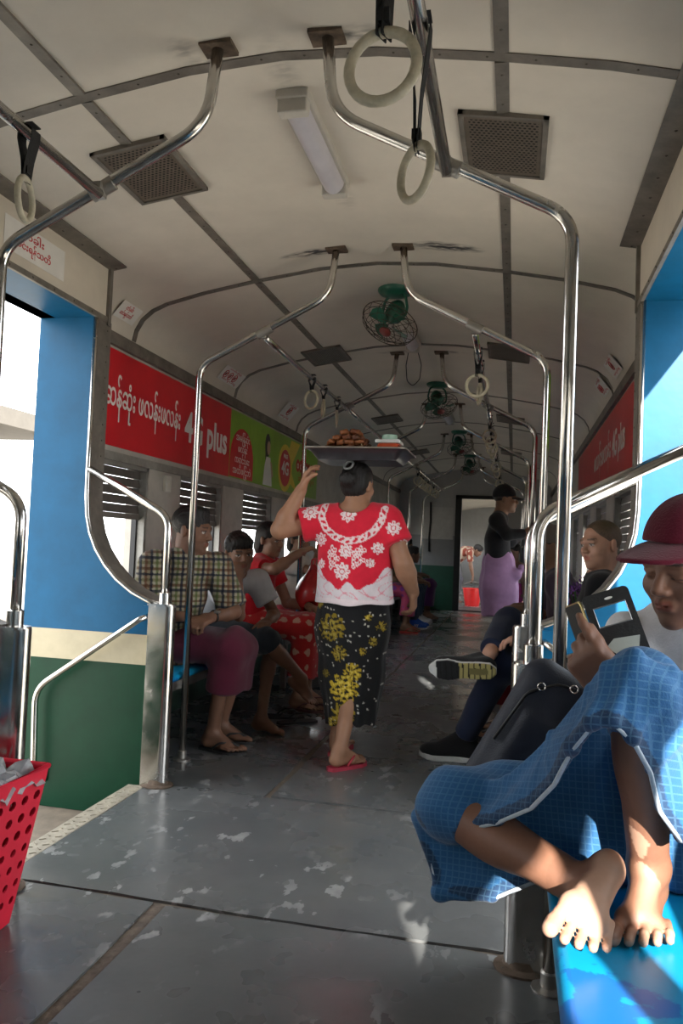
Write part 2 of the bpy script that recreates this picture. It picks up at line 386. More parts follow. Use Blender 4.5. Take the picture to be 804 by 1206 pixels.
# ---- side walls with windows
WZ0, WZ1 = .84, 1.5
WINS = [-2.35, -1.18, -.3, .88] ; WINS = [-2.3, -1.5, -.72, .04, .95]+[3.37+1.17*k for k in range(9)]  # near windows out of view, spaced to let sun onto the bench and feet
WWID = .74
M_shut = mat('grey_brown_shutter', (.13, .115, .1), .5, .2, .25, 12, .1)
M_shut_r = mat('pale_grey_shutter', (.3, .29, .28), .5, .1, .2, 12, .1)
wn = 0
for s in (-1, 1):
    def X(a): return CX+s*a
    W = struct('wall_left' if s < 0 else 'wall_right', 'grey riveted carriage side wall with a row of windows', (X(1.43), 4, 0))
    def wbox(name, a0, a1, y0, y1, z0, z1, m, parent=None, bev=0):
        bm = BM(); x0, x1 = sorted((X(a0), X(a1))); box(bm, (x0, y0, z0), (x1, y1, z1), None, bev); return part(name, bm, m, parent or W)
    for (y0, y1) in ((YB, DY0-.02), (DY1+.02, YE)):
        wbox('lower_panel', 1.36, 1.5, y0, y1, -.1, WZ0-.04, M_wall_low)
        wbox('window_sill', 1.335, 1.5, y0, y1, WZ0-.04, WZ0, M_frame)
        wbox('upper_panel', 1.36, 1.5, y0, y1, WZ1+.04, 2.3, M_wall)
        wbox('window_head_rail', 1.345, 1.5, y0, y1, WZ1, WZ1+.045, M_frame)
        wbox('cornice_rail', 1.335, 1.37, y0, y1, 2.1, 2.165, M_strip)
        edges = [w for w in WINS if y0-.1 <= w and w+WWID <= y1+.3]
        cur = y0
        for w in edges+[None]:
            e = w if w is not None else y1
            if e-cur > .02: wbox('window_post', 1.36, 1.5, cur, e, WZ0, WZ1, M_wall)
            if w is not None: cur = w+WWID
    wbox('lintel_panel', 1.42, 1.5, DY0-.02, DY1+.02, 2.12, 2.45, M_wall)
    for k, w in enumerate(WINS):
        wn += 1
        open_r = k in (2, 3, 4, 7, 8)
        shut = (.25 if k < 9 else .08) if s < 0 else (.62 if k < 2 else .03 if k < 5 else .1 if open_r else .62)  # shutters set for light: rear right, unseen, block sun; far left raised to brighten
        lab = ('window with a half lowered slatted shutter in the wall under the red and green banner' if s < 0 else
               ('window with a raised shutter in the sunlit wall' if open_r else 'window closed by a pale slatted shutter behind the seated man with cropped hair'))
        wo = struct('window_%d' % wn, lab, (X(1.42), w+WWID/2, WZ0))
        bm = BM(); t = .022
        for (y0, y1, z0, z1) in ((w, w+t, WZ0, WZ1), (w+WWID-t, w+WWID, WZ0, WZ1), (w, w+WWID, WZ1-t, WZ1), (w, w+WWID, WZ0, WZ0+.015)):
            x0, x1 = sorted((X(1.365), X(1.41))); box(bm, (x0, y0, z0), (x1, y1, z1))
        part('window_frame', bm, M_frame, wo)
        for q in (0, 1):
            bm = BM(); y = w+t if q == 0 else w+WWID-t-.014; x0, x1 = sorted((X(1.41), X(1.44))); box(bm, (x0, y, WZ0), (x1, y+.014, WZ1)); part('shutter_track', bm, M_black, wo)
        n = max(2, int(round(shut/.048))); hgt = shut/n
        sl = None
        for i in range(n):
            z1 = WZ1-.022-i*hgt
            if sl is None:
                bm = BM(); x0, x1 = sorted((X(1.40), X(1.412)))
                M = Matrix.Translation(((x0+x1)/2, w+WWID/2, z1-hgt/2)) @ Matrix.Rotation(s*.18, 4, 'Y')
                box(bm, (-.005, -WWID/2+.03, -hgt/2+.002), (.005, WWID/2-.03, hgt/2-.002), M)
                sl = part('slat', bm, M_shut if s < 0 else M_shut_r, wo); zz = z1
            else:
                c = sl.copy(); COL.objects.link(c); c.location.z = z1-zz
        bm = BM(); x0, x1 = sorted((X(1.392), X(1.418))); z1 = WZ1-.022-n*hgt
        box(bm, (x0, w+.03, z1-.03), (x1, w+WWID-.03, z1)); part('shutter_bar', bm, M_strip, wo)
    # door header with blue soffit
    H = struct('trim_%d' % (3 if s < 0 else 4), 'cream door header with a blue soffit over the %s doorway' % ('left' if s < 0 else 'right') if False else ('cream door header with blue soffit carrying the red lettered notice' if s < 0 else 'cream door header with blue soffit above the sunlit blue screen'), (X(1.3), 2.6, 2.13))
    wbox('header_panel', 1.2, 1.23, 1.9, 3.285, 2.135, 2.43, M_header, H)
    wbox('header_end', 1.23, 1.44, 3.255, 3.285, 2.135, 2.43, M_header, H)
    wbox('soffit', 1.205, 1.5, 1.9, 3.255, 2.12, 2.135, M_bluep, H)
    wbox('edge_strip', 1.19, 1.204, 1.9, 3.29, 2.115, 2.14, M_strip, H)
    wbox('end_strip', 1.185, 1.21, 3.27, 3.295, 2.1, 2.4, M_strip, H)
    bm = BM(); x0, x1 = sorted((X(1.14), X(1.2))); z = prof_z(X(1.16))
    M = Matrix.Translation((X(1.165), 2.6, z-.006)) @ Matrix.Rotation(s*.17, 4, 'Y')
    box(bm, (-.045, -.72, -.004), (.045, .70, .004), M); cs = part('cornice_strip', bm, M_strip, H)
    bm = BM()
    for k in range(10): rivet(bm, (X(1.165), 1.95+k*.148, z-.011), (0, 0, -1), .006); rivet(bm, (X(1.19), 1.95+k*.148, 2.127), (-s, 0, 0), .006)
    part('rivets', bm, M_rivet, cs)['kind'] = 'stuff'
# rear wall behind the viewer and the end wall with the gangway door
bm = BM(); box(bm, (OL, YB-.06, -.1), (OR_, YB, 2.65)); part('wall_back', bm, M_wall); tag(bpy.data.objects['wall_back'], 'plain grey carriage end wall behind the viewer', None, None, 'structure')
EW = struct('wall_end', 'carriage end wall with green dado around the open gangway door', (CX, YE, 0))
D0, D1, DT = -1.0, -.28, 2.03
M_dado = mat('end_wall_green', (.012, .075, .045), .45, 0, .2, 5)
M_endw = mat('end_wall_white', (.42, .41, .4), .5, 0, .1, 4)
M_endg = mat('end_wall_grey', (.25, .25, .25), .5, 0, .1, 4)
for x0, x1 in ((OL, D0), (D1, OR_)):
    for n, z0, z1, m in (('dado_panel', -.1, .8, M_dado), ('grey_panel', .8, 1.35, M_endg), ('white_panel', 1.35, 2.68, M_endw)):
        bm = BM(); box(bm, (x0, YE, z0), (x1, YE+.08, z1)); part(n, bm, m, EW)
bm = BM(); box(bm, (D0, YE, DT), (D1, YE+.08, 2.68)); part('over_door_panel', bm, M_endw, EW)
dr = struct('door_1', 'dark frame of the open gangway door in the end wall', ((D0+D1)/2, YE-.02, 0))
bm = BM(); box(bm, (D0-.05, YE-.03, 0), (D0+.06, YE+.1, DT+.06)); part('jamb', bm, M_black, dr)
bm = BM(); box(bm, (D1-.06, YE-.03, 0), (D1+.05, YE+.1, DT+.06)); part('jamb', bm, M_black, dr)
bm = BM(); box(bm, (D0-.05, YE-.03, DT), (D1+.05, YE+.1, DT+.06)); part('door_head', bm, M_black, dr)
bm = BM(); box(bm, (D0, YE-.03, -.01), (D1, YE+.9, .02)); part('door_sill', bm, M_black, dr)
bm = BM(); box(bm, (D1-.1, YE+.02, .9), (D1-.085, YE+.05, 1.25)); part('door_handle', bm, M_steel, dr)
# the next carriage
YN0, YN1 = YE+.9, YE+12
shell_ceiling(YN0, YN1, 'ceiling', 'arched ceiling of the next carriage seen through the gangway door')
bm = BM(); box(bm, (OL, YN0, -.1), (OR_, YN1, 0)); tag(part('floor', bm, M_floor), 'grey floor of the next carriage beyond the gangway door', None, None, 'structure')
for s in (-1, 1):
    W = struct('wall_left' if s < 0 else 'wall_right', 'window side wall of the next carriage beyond the gangway door', (CX+s*1.43, YN0, 0))
    x0, x1 = sorted((CX+s*1.36, CX+s*1.5))
    for n, z0, z1 in (('lower_panel', -.1, .85), ('upper_panel', 1.5, 2.4)):
        bm = BM(); box(bm, (x0, YN0, z0), (x1, YN1, z1)); part(n, bm, M_wall, W)
    for k in range(9):
        bm = BM(); y = YN0+k*1.35; box(bm, (x0, y, .85), (x1, y+.45, 1.5)); part('window_post', bm, M_wall, W)
bm = BM(); box(bm, (OL, YN1, -.1), (OR_, YN1+.06, 2.7)); tag(part('wall_end', bm, M_endg), 'grey end wall of the next carriage', None, None, 'structure')
# ------------------------------------------------------------------ text
DG = None
def text_mesh(s, size, extrude=.0004, bold=0, align='LEFT'):
    cu = bpy.data.curves.new('t', 'FONT'); cu.body = s; cu.size = size; cu.extrude = extrude; cu.align_x = align; cu.offset = bold; cu.resolution_u = 3
    o = bpy.data.objects.new('t', cu); COL.objects.link(o)
    dg = bpy.context.evaluated_depsgraph_get(); dg.update()
    me = bpy.data.meshes.new_from_object(o.evaluated_get(dg)); bpy.data.objects.remove(o); bpy.data.curves.remove(cu)
    return me
def text(s, size, m, parent, org, ux, uy, name='lettering', bold=0, align='LEFT', width=None):
    me = text_mesh(s, size, .0004, bold, align)
    xs = [v.co.x for v in me.vertices]
    k = 1
    if width and xs: k = width/max(1e-6, max(xs)-min(xs))
    ux = Vector(ux).normalized(); uy = Vector(uy).normalized(); n = ux.cross(uy); org = Vector(org)
    for v in me.vertices: v.co = org + ux*v.co.x*k + uy*v.co.y + n*(v.co.z+.0008)
    return part(name, me, m, parent)
def flat(poly, org, ux, uy, t=.0006, lift=0):
    ux = Vector(ux).normalized(); uy = Vector(uy).normalized(); n = ux.cross(uy); org = Vector(org)
    return prism(BM(), poly, t, lambda u, v, w: org+ux*u+uy*v+n*(w+lift))
def circ(cx, cy, r, n=28, ry=None): return [(cx+r*math.cos(2*math.pi*i/n), cy+(ry or r)*math.sin(2*math.pi*i/n)) for i in range(n)]
# ------------------------------------------------------------------ door screens
CURVE = [(.813, .80), (.87, .815), (.95, .85), (1.03, .905), (1.09, .965), (1.14, 1.035), (1.175, 1.11), (1.195, 1.19), (1.203, 1.28), (1.205, 1.4), (1.205, 2.12)]
M_pale = mat('worn_pale_grey_paint', (.42, .41, .39), .5, 0, .35, 14, .08)
M_cream = mat('cream_band_paint', (.42, .36, .235), .35, 0, .12, 6, .04, 18)
M_greenp = mat('dark_green_paint', (.002, .034, .015), .4, 0, .2, 5, .05, 14, spec=.2)
def clip(poly, z, above):
    out = []
    for i in range(len(poly)):
        p, q = poly[i-1], poly[i]
        ip, iq = (p[1] >= z) == above, (q[1] >= z) == above
        if ip != iq:
            t = (z-p[1])/(q[1]-p[1]); out.append((p[0]+t*(q[0]-p[0]), z))
        if iq: out.append(q)
    return out
def screen(s, yf, face, label):
    """s: side (-1 left, 1 right); yf: y of the door-side face; face: direction (-1 or 1 in y) that the door side looks"""
    T = thing('door_screen', label, 'partition', (CX+s*1.1, yf-face*.03, 0))
    P = lambda off: (lambda u, v, w: Vector((CX+s*u, yf-face*(w+off), v)))
    poly = [(.83, -.15), (1.5, -.15), (1.5, 2.12)] + CURVE[::-1]
    bm = BM(); mats = [M_bluep, M_cream, M_greenp]
    for k, (lo, hi) in enumerate(((.66, 9), (.525, .66), (-9, .525))):
        pp = clip(clip(poly, lo, True), hi, False); n0 = len(bm.faces); prism(bm, pp, .018, P(0)); bm.faces.ensure_lookup_table()
        for f in bm.faces[n0:]: f.material_index = k
    o = part('painted_panel', bm, None, T)
    for m in mats: o.data.materials.append(m)
    part('inner_panel', prism(BM(), poly, .015, P(.019)), M_pale, T)
    # broad edge frame following the cut-out
    bm = BM(); prev = None; dep = .115 if face < 0 else .04
    for i, (a, z) in enumerate(CURVE):
        a0, z0 = CURVE[max(0, i-1)]; a1, z1 = CURVE[min(len(CURVE)-1, i+1)]
        d = Vector((a1-a0, z1-z0)).normalized(); n = Vector((-d.y, d.x))
        row = [bm.verts.new((CX+s*(a+n.x*o_), yf-face*y, z+n.y*o_)) for (y, o_) in ((-.004, 0), (dep, 0), (dep, .012), (-.004, .012))]
        if prev:
            for k in range(4): bm.faces.new((prev[k], prev[(k+1) % 4], row[(k+1) % 4], row[k]))
        else: bm.faces.new(row)
        prev = row
    bm.faces.new(prev[::-1]); part('edge_frame', bm, M_strip, T, 'auto')
    part('edge_trim', tube(BM(), [(CX+s*(a-.002), yf+face*.006, z) for a, z in CURVE], .012, 8), M_steel, T, True)
    bm = BM()
    for i in range(12): rivet(bm, (CX+s*1.192, yf-face*dep*.7, 1.25+i*.075), (-s, 0, 0), .005)
    part('rivets', bm, M_rivet, T)['kind'] = 'stuff'
    # pillar: flat-sided column with rounded nose
    bm = BM(); sec = [(-.05, -.035), (.03, -.035)]+[(.03+.035*math.cos(t), .035*math.sin(t)) for t in [(-math.pi/2+math.pi*k/10) for k in range(1, 10)]]+[(.03, .035), (-.05, .035)]
    for z0, z1, k in ((0, .8, 1),):
        prism(bm, sec, z1-z0, lambda u, v, w: Vector((CX+s*(.8-u), yf-face*.0+v, z0+w)))
    pl = part('pillar', bm, M_steel, T, 'auto')
    bm = BM(); prism(bm, [(u*1.0-.004, v*1.12) for u, v in sec], .008, lambda u, v, w: Vector((CX+s*(.8-u), yf+v, .797+w))); part('pillar_cap', bm, M_steel, pl, 'auto')
    bm = BM(); lathe(bm, [(.072, 0), (.072, .006), (.05, .012), (.045, .03), (0, .03)], (CX+s*.785, yf, .003), 20, None, 1.05, .85); fl = part('floor_flange', bm, M_rust, T, 'auto')
    bm = BM()
    for k in range(4): a = k*math.pi/2+.6; rivet(bm, (CX+s*.785+.06*math.cos(a), yf+.05*math.sin(a), .01), (0, 0, 1), .008)
    part('bolts', bm, M_rivet, fl)['kind'] = 'stuff'
    h = fillet([(CX+s*.79, yf, .79), (CX+s*.79, yf, 1.2), (CX+s*1.2, yf, 1.405)], .11, 8)
    hr = part('handrail', tube(BM(), h, .017, 12), M_steel, T, True)
    bm = BM(); lathe(bm, [(.026, 0), (.026, .05), (.018, .055)], (CX+s*.79, yf, .803), 14); part('collar', bm, M_steel, hr, 'auto')
    g = fillet([(CX+s*.86, yf+face*.012, .745), (CX+s*.88, yf+face*.055, .735), (CX+s*1.38, yf+face*.055, .39), (CX+s*1.365, yf+face*.055, .02), (CX+s*1.36, yf+face*.012, -.0)], [.04, .14, .04], 7)
    gb = part('grab_bar', tube(BM(), g, .014, 12), M_steel, T, True)
    bm = BM(); obox(bm, (CX+s*.86, yf+face*.006, .755), (.028, .006, .036)); part('mount_plate', bm, M_bluep, gb)
    bm = BM(); obox(bm, (CX+s*1.36, yf+face*.006, .0), (.032, .006, .035)); part('mount_plate', bm, M_greenp, gb)
    return T
screen(-1, 3.2, -1, 'blue, cream and green painted door screen between plaid-shirted man and open doorway')
screen(1, 3.2, -1, 'sunlit cyan blue door screen in front of the man with cropped hair')
screen(-1, 2.14, 1, 'door screen with steel pillar beside the red basket')
screen(1, 2.14, 1, 'door screen with pale worn inner side behind the man in maroon cap')
# ------------------------------------------------------------------ ceiling-to-floor grab poles
HOOPS = [2.06, 3.61, 5.63, 7.65, 9.67, 11.69, 13.5]
AH, AC, ZC = .85, .52, 2.147
def pole(s, y, label, group=None, near=False):
    T = thing('grab_pole', label, 'pole', (CX+s*AH, y, 0), group)
    pts = fillet([(CX+s*AH, y, .0), (CX+s*(AH+.006), y, 1.985), (CX+s*.19, y, 2.325), (CX+s*.165, y, 2.57)], [.12, .17], 8)
    part('bent_tube', tube(BM(), pts, .0175, 12), M_steel, T, True)
    bm = BM(); obox(bm, (CX+s*.165, y, prof_z(CX+s*.165)-.004), (.05, .035, .006)); part('ceiling_plate', bm, M_rust, T)
    bm = BM(); lathe(bm, [(.022, .008), (.022, .045), (.0175, .05)], (CX+s*AH, y, 0), 14); lathe(bm, [(.045, 0), (.045, .008), (.02, .012)], (CX+s*AH, y, 0), 14); part('foot_collar', bm, M_steel_dull, T, 'auto')
    d = Vector((CX+s*.19, y, 2.325))-Vector((CX+s*AH, y, 1.985)); d.normalize(); c = Vector((CX+s*AC, y, ZC+.003))
    cs = part('clamp_sleeve', tube(BM(), [c-d*.04, c+d*.04], .0225, 14), M_steel_dull, T, 'auto')
    bm = BM()
    obox(bm, c+Vector((0, -.016 if y < 3 else .016, -.012)), (.013, .02, .02)); part('clamp_boss', bm, M_steel_dull, cs)
    return T
ORD = ['first', 'second', 'third', 'fourth', 'fifth', 'sixth', 'seventh', 'eighth', 'ninth', 'tenth']
plab = {(-1, 0): 'bent steel grab pole rising beside the red basket to the ceiling', (1, 0): 'bent steel grab pole rising beside the man in maroon cap',
        (-1, 1): 'bent steel grab pole standing before the plaid-shirted man', (1, 1): 'bent steel grab pole standing by the legs of the jeans-wearing man',
        (-1, 2): 'bent steel grab pole standing between the boy and the walking food vendor'}
for i, y in enumerate(HOOPS):
    for s in (-1, 1):
        l = plab.get((s, i))
        pole(s, y, l or ('bent steel grab pole, %s from the end-wall door on the %s side' % (ORD[len(HOOPS)-1-i], 'banner' if s < 0 else 'shuttered')), None if l else ('far grab poles on the banner side' if s < 0 else 'far grab poles on the shuttered side'))
def rail(s, y0, y1, label, group=None):
    bm = BM(); x = CX+s*AC; z = ZC-.02
    n = 6; tube(bm, [(x, y0+(y1-y0)*k/n, z-.006*math.sin(math.pi*k/n)) for k in range(n+1)], .0165, 12)
    o = part('strap_rail', bm, M_steel, None, True); tag(o, label, 'rail', group); return o
rail(-1, YB+.01, 2.04, 'steel strap rail running over the red basket side'); rail(1, YB+.01, 2.04, 'steel strap rail carrying two big ivory rings above the aisle')
rail(-1, 3.63, 5.6, 'steel strap rail above the tray of fried snacks'); rail(1, 3.63, 5.6, 'steel strap rail above the jeans-wearing man')
for i in range(2, 6):
    for s in (-1, 1): rail(s, HOOPS[i]+.02, HOOPS[i+1]-.02, 'steel strap rail, %s from the end-wall door over the %s side' % (ORD[5-i], 'banner' if s < 0 else 'shuttered'), 'far strap rails on the %s side' % ('banner' if s < 0 else 'shuttered'))
def strap(s, y, drop, ang, R, label, group=None, lean=0, r=.0085):
    x = CX+s*AC; z = ZC-.02; T = thing('grab_ring', label, 'strap', (x, y, z), group)
    bm = BM(); n = Vector((math.sin(ang), math.cos(ang), 0)); t = Vector((n.y, -n.x, 0)); w = .018
    top = Vector((x, y, z)); bot = Vector((x+lean*drop, y, z-drop))
    for sg in (-1, 1):
        ring_pts = [top+Vector((sg*.0195, 0, .004)), top+Vector((sg*.019, 0, -.02)), top.lerp(bot, .55)+Vector((sg*.006, 0, 0)), bot+t*sg*.003]
        prev = None
        for k, p in enumerate(ring_pts):
            wd = Vector((0, w, 0)) if k < 2 else (Vector((0, w, 0)).lerp(t*w if abs(t.y) < .5 else Vector((0, w, 0)), .3))
            row = [bm.verts.new(p+wd), bm.verts.new(p-wd), bm.verts.new(p-wd+Vector((sg*.002, 0, 0))), bm.verts.new(p+wd+Vector((sg*.002, 0, 0)))]
            if prev:
                for q in range(4): bm.faces.new((prev[q], prev[(q+1) % 4], row[(q+1) % 4], row[q]))
            else: bm.faces.new(row)
            prev = row
        bm.faces.new(prev)
    obox(bm, top+Vector((0, 0, .019)), (.021, w, .0015)); obox(bm, bot+Vector((0, 0, .03)), (.009, .011, .01))
    part('webbing', bm, M_strap, T)
    bm = BM(); ring(bm, bot-Vector((0, 0, R-r)), R, r, n, 28, 10); part('ring', bm, M_ring, T, True)
    return T
strap(1, 1.08, .278, .12, .052, 'big ivory ring hung by black webbing directly over the aisle, larger of two', None, 0, .0085)
strap(1, 1.46, .25, .85, .052, 'ivory ring on black webbing beside the bent pole above the aisle', None, 0, .0085)
strap(-1, 1.7, .13, 1.3, .052, 'edge-on ivory ring on black webbing in front of the lettered door header', None)
gl, gr = 'far ivory rings on the banner side', 'far ivory rings on the shuttered side'
strap(-1, 4.55, .09, .5, .055, 'ivory ring hanging over the fried snacks on the tray', None); strap(-1, 4.85, .09, 1.2, .055, 'turned ivory ring hanging just behind the fried snacks', None)
strap(-1, 5.25, .09, 1.4, .055, 'edge-on ivory ring behind the orange food box on the tray', None)
strap(1, 3.98, .13, .1, .055, 'ivory ring facing the aisle on the rail above the jeans-wearing man', None)
strap(1, 4.25, .12, 1.35, .055, 'edge-on ivory ring behind another ring above the jeans-wearing man', None)
for q_, (y, a) in enumerate(((6.0, .2), (6.35, .7), (6.7, .4), (7.0, 1.1), (8.2, .3), (8.8, .8), (10.2, .2), (10.8, .9))): strap(1, y, .1, a, .05, 'ivory ring, %s from the end-wall door on the shuttered side rails' % ORD[7-q_], gr)
for q_, (y, a) in enumerate(((9.95, .1), (10.25, .5), (10.55, .3), (10.85, .8), (11.15, .4), (11.4, 1.0), (12.0, .3), (12.4, .6))): strap(-1, y, .1, a, .055, 'ivory ring, %s from the end-wall door on the banner side rails' % ORD[7-q_], gl)
# ------------------------------------------------------------------ ceiling fans
M_badge = mat('fan_badge_red', (.16, .025, .02), .4)
def fan(y, label, aim, group=None):
    x = CX+.03; z = prof_z(x); T = thing('ceiling_fan', label, 'fan', (x, y, z), group)
    bm = BM(); lathe(bm, [(.0, 0), (.1, 0), (.1, -.012), (.085, -.03), (.04, -.04), (0, -.04)], (x, y, z), 24); part('base_dish', bm, M_fan, T, 'auto')
    aim = Vector(aim).normalized(); piv = Vector((x, y, z-.14))
    side = aim.cross(Vector((0, 0, 1))).normalized()
    yk = [Vector((x, y, z-.03))+side*.03]+[piv+side*.085*math.cos(t)+Vector((0, 0, 1))*.1*math.sin(t) for t in [1.2, .7, .2, -.2]]
    for sg in (1, -1):
        pts = [Vector((x, y, z-.03))+side*.045*sg, Vector((x, y, z-.055))+side*.08*sg, piv+side*.095*sg+Vector((0, 0, .02)), piv+side*.085*sg-Vector((0, 0, .025)), piv+side*.05*sg-Vector((0, 0, .03))]
        part('yoke_arm', tube(BM(), fillet(pts, .03, 3), .008, 8), M_fan, T, True)
    R = aim.to_track_quat('Z', 'Y').to_matrix()
    bm = BM(); lathe(bm, [(0, -.085), (.03, -.08), (.05, -.05), (.055, 0), (.05, .03), (.025, .045), (.012, .07), (0, .07)], piv, 18, R); part('motor', bm, M_fan, T, True)
    c = piv+aim*.1
    bm = BM()
    for k in range(4):
        a0 = k*math.pi/2+.35; vs = []
        for (r_, da, h) in ((.02, -.2, -.008), (.06, -.45, -.018), (.115, -.42, -.02), (.13, -.1, -.004), (.125, .25, .012), (.06, .3, .014), (.02, .3, .008)):
            vs.append(bm.verts.new(c-aim*.02+R @ Vector((r_*math.cos(a0+da), r_*math.sin(a0+da), h))))
        bm.faces.new(vs)
    bl = part('blades', bm, M_fan, T)
    md = bl.modifiers.new('s', 'SOLIDIFY'); md.thickness = .003
    bm = BM(); ax = aim
    ring(bm, c-aim*.03, .165, .0028, ax, 30, 6); ring(bm, c-aim*.065, .1, .002, ax, 24, 5)
    for r_, h in ((.155, .0), (.125, .02), (.09, .033), (.055, .04)): ring(bm, c+aim*h, r_, .0018, ax, 28, 5)
    for k in range(14):
        a0 = k*2*math.pi/14; pr = [(.045, -.085), (.1, -.067), (.165, -.03), (.155, .0), (.125, .02), (.09, .033), (.03, .042)]
        tube(bm, [c+R @ Vector((r_*math.cos(a0+.12*j), r_*math.sin(a0+.12*j), h)) for j, (r_, h) in enumerate(pr)], .0016, 5)
    part('wire_guard', bm, M_wire, T, True)
    bm = BM(); lathe(bm, [(0, .034), (.034, .034), (.034, .044), (.028, .049), (0, .05)], c, 18, R); part('badge', bm, M_badge, T, 'auto')
    return T
fan(4.25, 'green caged ceiling fan nearest the unlit tube lamp with dangling wires', (-.28, -.42, -.85))
for q_, y in enumerate((6.75, 9.5, 11.9)): fan(y, 'green caged ceiling fan, %s from the end-wall door' % ORD[2-q_], (.3, -.4, -.85), 'far ceiling fans')
# ------------------------------------------------------------------ tube lamps
M_diff = mat('lamp_diffuser', (.5, .48, .52), .3, 0, .08, 8)
M_lampbody = mat('lamp_body_cream', (.48, .45, .4), .5, 0, .12, 10)
def lamp(y0, y1, label, hang=False):
    x = CX-.012; z = prof_z(x); T = thing('tube_lamp', label, 'lamp', (x, (y0+y1)/2, z))
    bm = BM(); box(bm, (x-.055, y0, z-.03), (x+.055, y1, z+.002), None, .005); part('lamp_body', bm, M_lampbody, T)
    bm = BM(); n = 10; a = []
    for y in (y0+.05, y1-.05): a.append([bm.verts.new((x+.042*math.cos(math.pi*k/n), y, z-.028-.045*math.sin(math.pi*k/n))) for k in range(n+1)])
    for k in range(n): bm.faces.new((a[0][k], a[0][k+1], a[1][k+1], a[1][k]))
    bm.faces.new(a[0]); bm.faces.new(a[1][::-1]); part('diffuser', bm, M_diff, T, 'auto')
    for y in (y0+.03, y1-.03):
        bm = BM(); obox(bm, (x, y, z-.045), (.05, .022, .03), None, .006); part('end_cap', bm, M_lampbody, T)
    bm = BM()
    for q in (-.03, .03): rivet(bm, (x+q, y0+.012, z-.055), (0, -1, 0), .005)
    part('screws', bm, M_rivet, T)['kind'] = 'stuff'
    if hang:
        pts = [(x-.03, y1-.02, z-.05), (x-.05, y1, z-.16), (x-.04, y1+.01, z-.27), (x+.0, y1+.02, z-.31), (x+.05, y1+.01, z-.26), (x+.06, y1, z-.16), (x+.03, y1-.02, z-.05)]
        part('loose_wire', tube(BM(), fillet(pts, .04, 4), .0035, 6), M_black, T, True)
    return T
lamp(2.3, 2.95, 'unlit tube lamp on the ceiling between the two foremost grab poles'); lamp(4.85, 5.4, 'unlit tube lamp with loose wires beyond the green fan', True)
lamp(8.0, 8.6, 'small unlit tube lamp between two distant fans')
# ------------------------------------------------------------------ perforated ceiling panels
def grille_mat():
    m = mat('perforated_bronze_plate', (.17, .145, .115), .45, .5, .2, 20); nt = m.node_tree; N, L = nt.nodes, nt.links; b = N['Principled BSDF']
    base = N[m['ramp']].outputs[0]; tc = N.new('ShaderNodeTexCoord')
    sp = N.new('ShaderNodeSeparateXYZ'); L.new(tc.outputs['Object'], sp.inputs[0])
    def mth(op, a, b_=None):
        x = N.new('ShaderNodeMath'); x.operation = op
        for i, v in enumerate((a, b_)):
            if v is None: continue
            if isinstance(v, (int, float)): x.inputs[i].default_value = v
            else: L.new(v, x.inputs[i])
        return x.outputs[0]
    p = .0155
    row = mth('FLOOR', mth('DIVIDE', sp.outputs[1], p)); off = mth('MULTIPLY', mth('MODULO', row, 2), p/2)
    fx = mth('SUBTRACT', mth('FRACT', mth('DIVIDE', mth('ADD', mth('ADD', sp.outputs[0], off), 5), p)), .5); fy = mth('SUBTRACT', mth('FRACT', mth('DIVIDE', mth('ADD', sp.outputs[1], 4.96), p)), .5)
    d = mth('SQRT', mth('ADD', mth('MULTIPLY', fx, fx), mth('MULTIPLY', fy, fy)))
    ix = mth('LESS_THAN', mth('ABSOLUTE', sp.outputs[0]), .112); iy = mth('LESS_THAN', mth('ABSOLUTE', sp.outputs[1]), .165)
    hole = mth('MULTIPLY', mth('MULTIPLY', mth('LESS_THAN', d, .3), ix), iy)
    mx = N.new('ShaderNodeMix'); mx.data_type = 'RGBA'; L.new(hole, mx.inputs['Factor']); L.new(base, mx.inputs['A']); mx.inputs['B'].default_value = (.008, .007, .006, 1)
    L.new(mx.outputs['Result'], b.inputs['Base Color']); return m
M_grille = grille_mat()
gl_lab = {(0, -1): 'perforated bronze ceiling panel crossed by the bent pole over the lettered header', (0, 1): 'perforated bronze ceiling panel over the aisle beside the ivory rings'}
for i, y in enumerate((2.62, 5.42, 8.2, 11.0)):
    for s in (-1, 1):
        x = CX+s*.655; z = prof_z(x); l = gl_lab.get((i, s))
        T = thing('ceiling_vent', l or ('perforated bronze ceiling panel, %s from the end-wall door on the %s side' % (ORD[3-i], 'banner' if s < 0 else 'shuttered')), 'vent', (x, y, z-.008), None if l else 'far ceiling vents %s side' % ('banner' if s < 0 else 'shuttered'))
        bm = BM(); M = Matrix.Rotation(s*.155, 4, 'Y'); box(bm, (-.135, -.19, -.004), (.135, .19, .004), M); pl = part('perforated_plate', bm, M_grille, T, loc=(0, 0, 0))
        bm = BM()
        for (a0, a1, b0, b1) in ((-.145, .145, -.2, -.185), (-.145, .145, .185, .2), (-.145, -.128, -.2, .2), (.128, .145, -.2, .2)): box(bm, (a0, b0, -.009), (a1, b1, .009), M)
        part('rim', bm, M_strip, T, loc=(0, 0, 0))
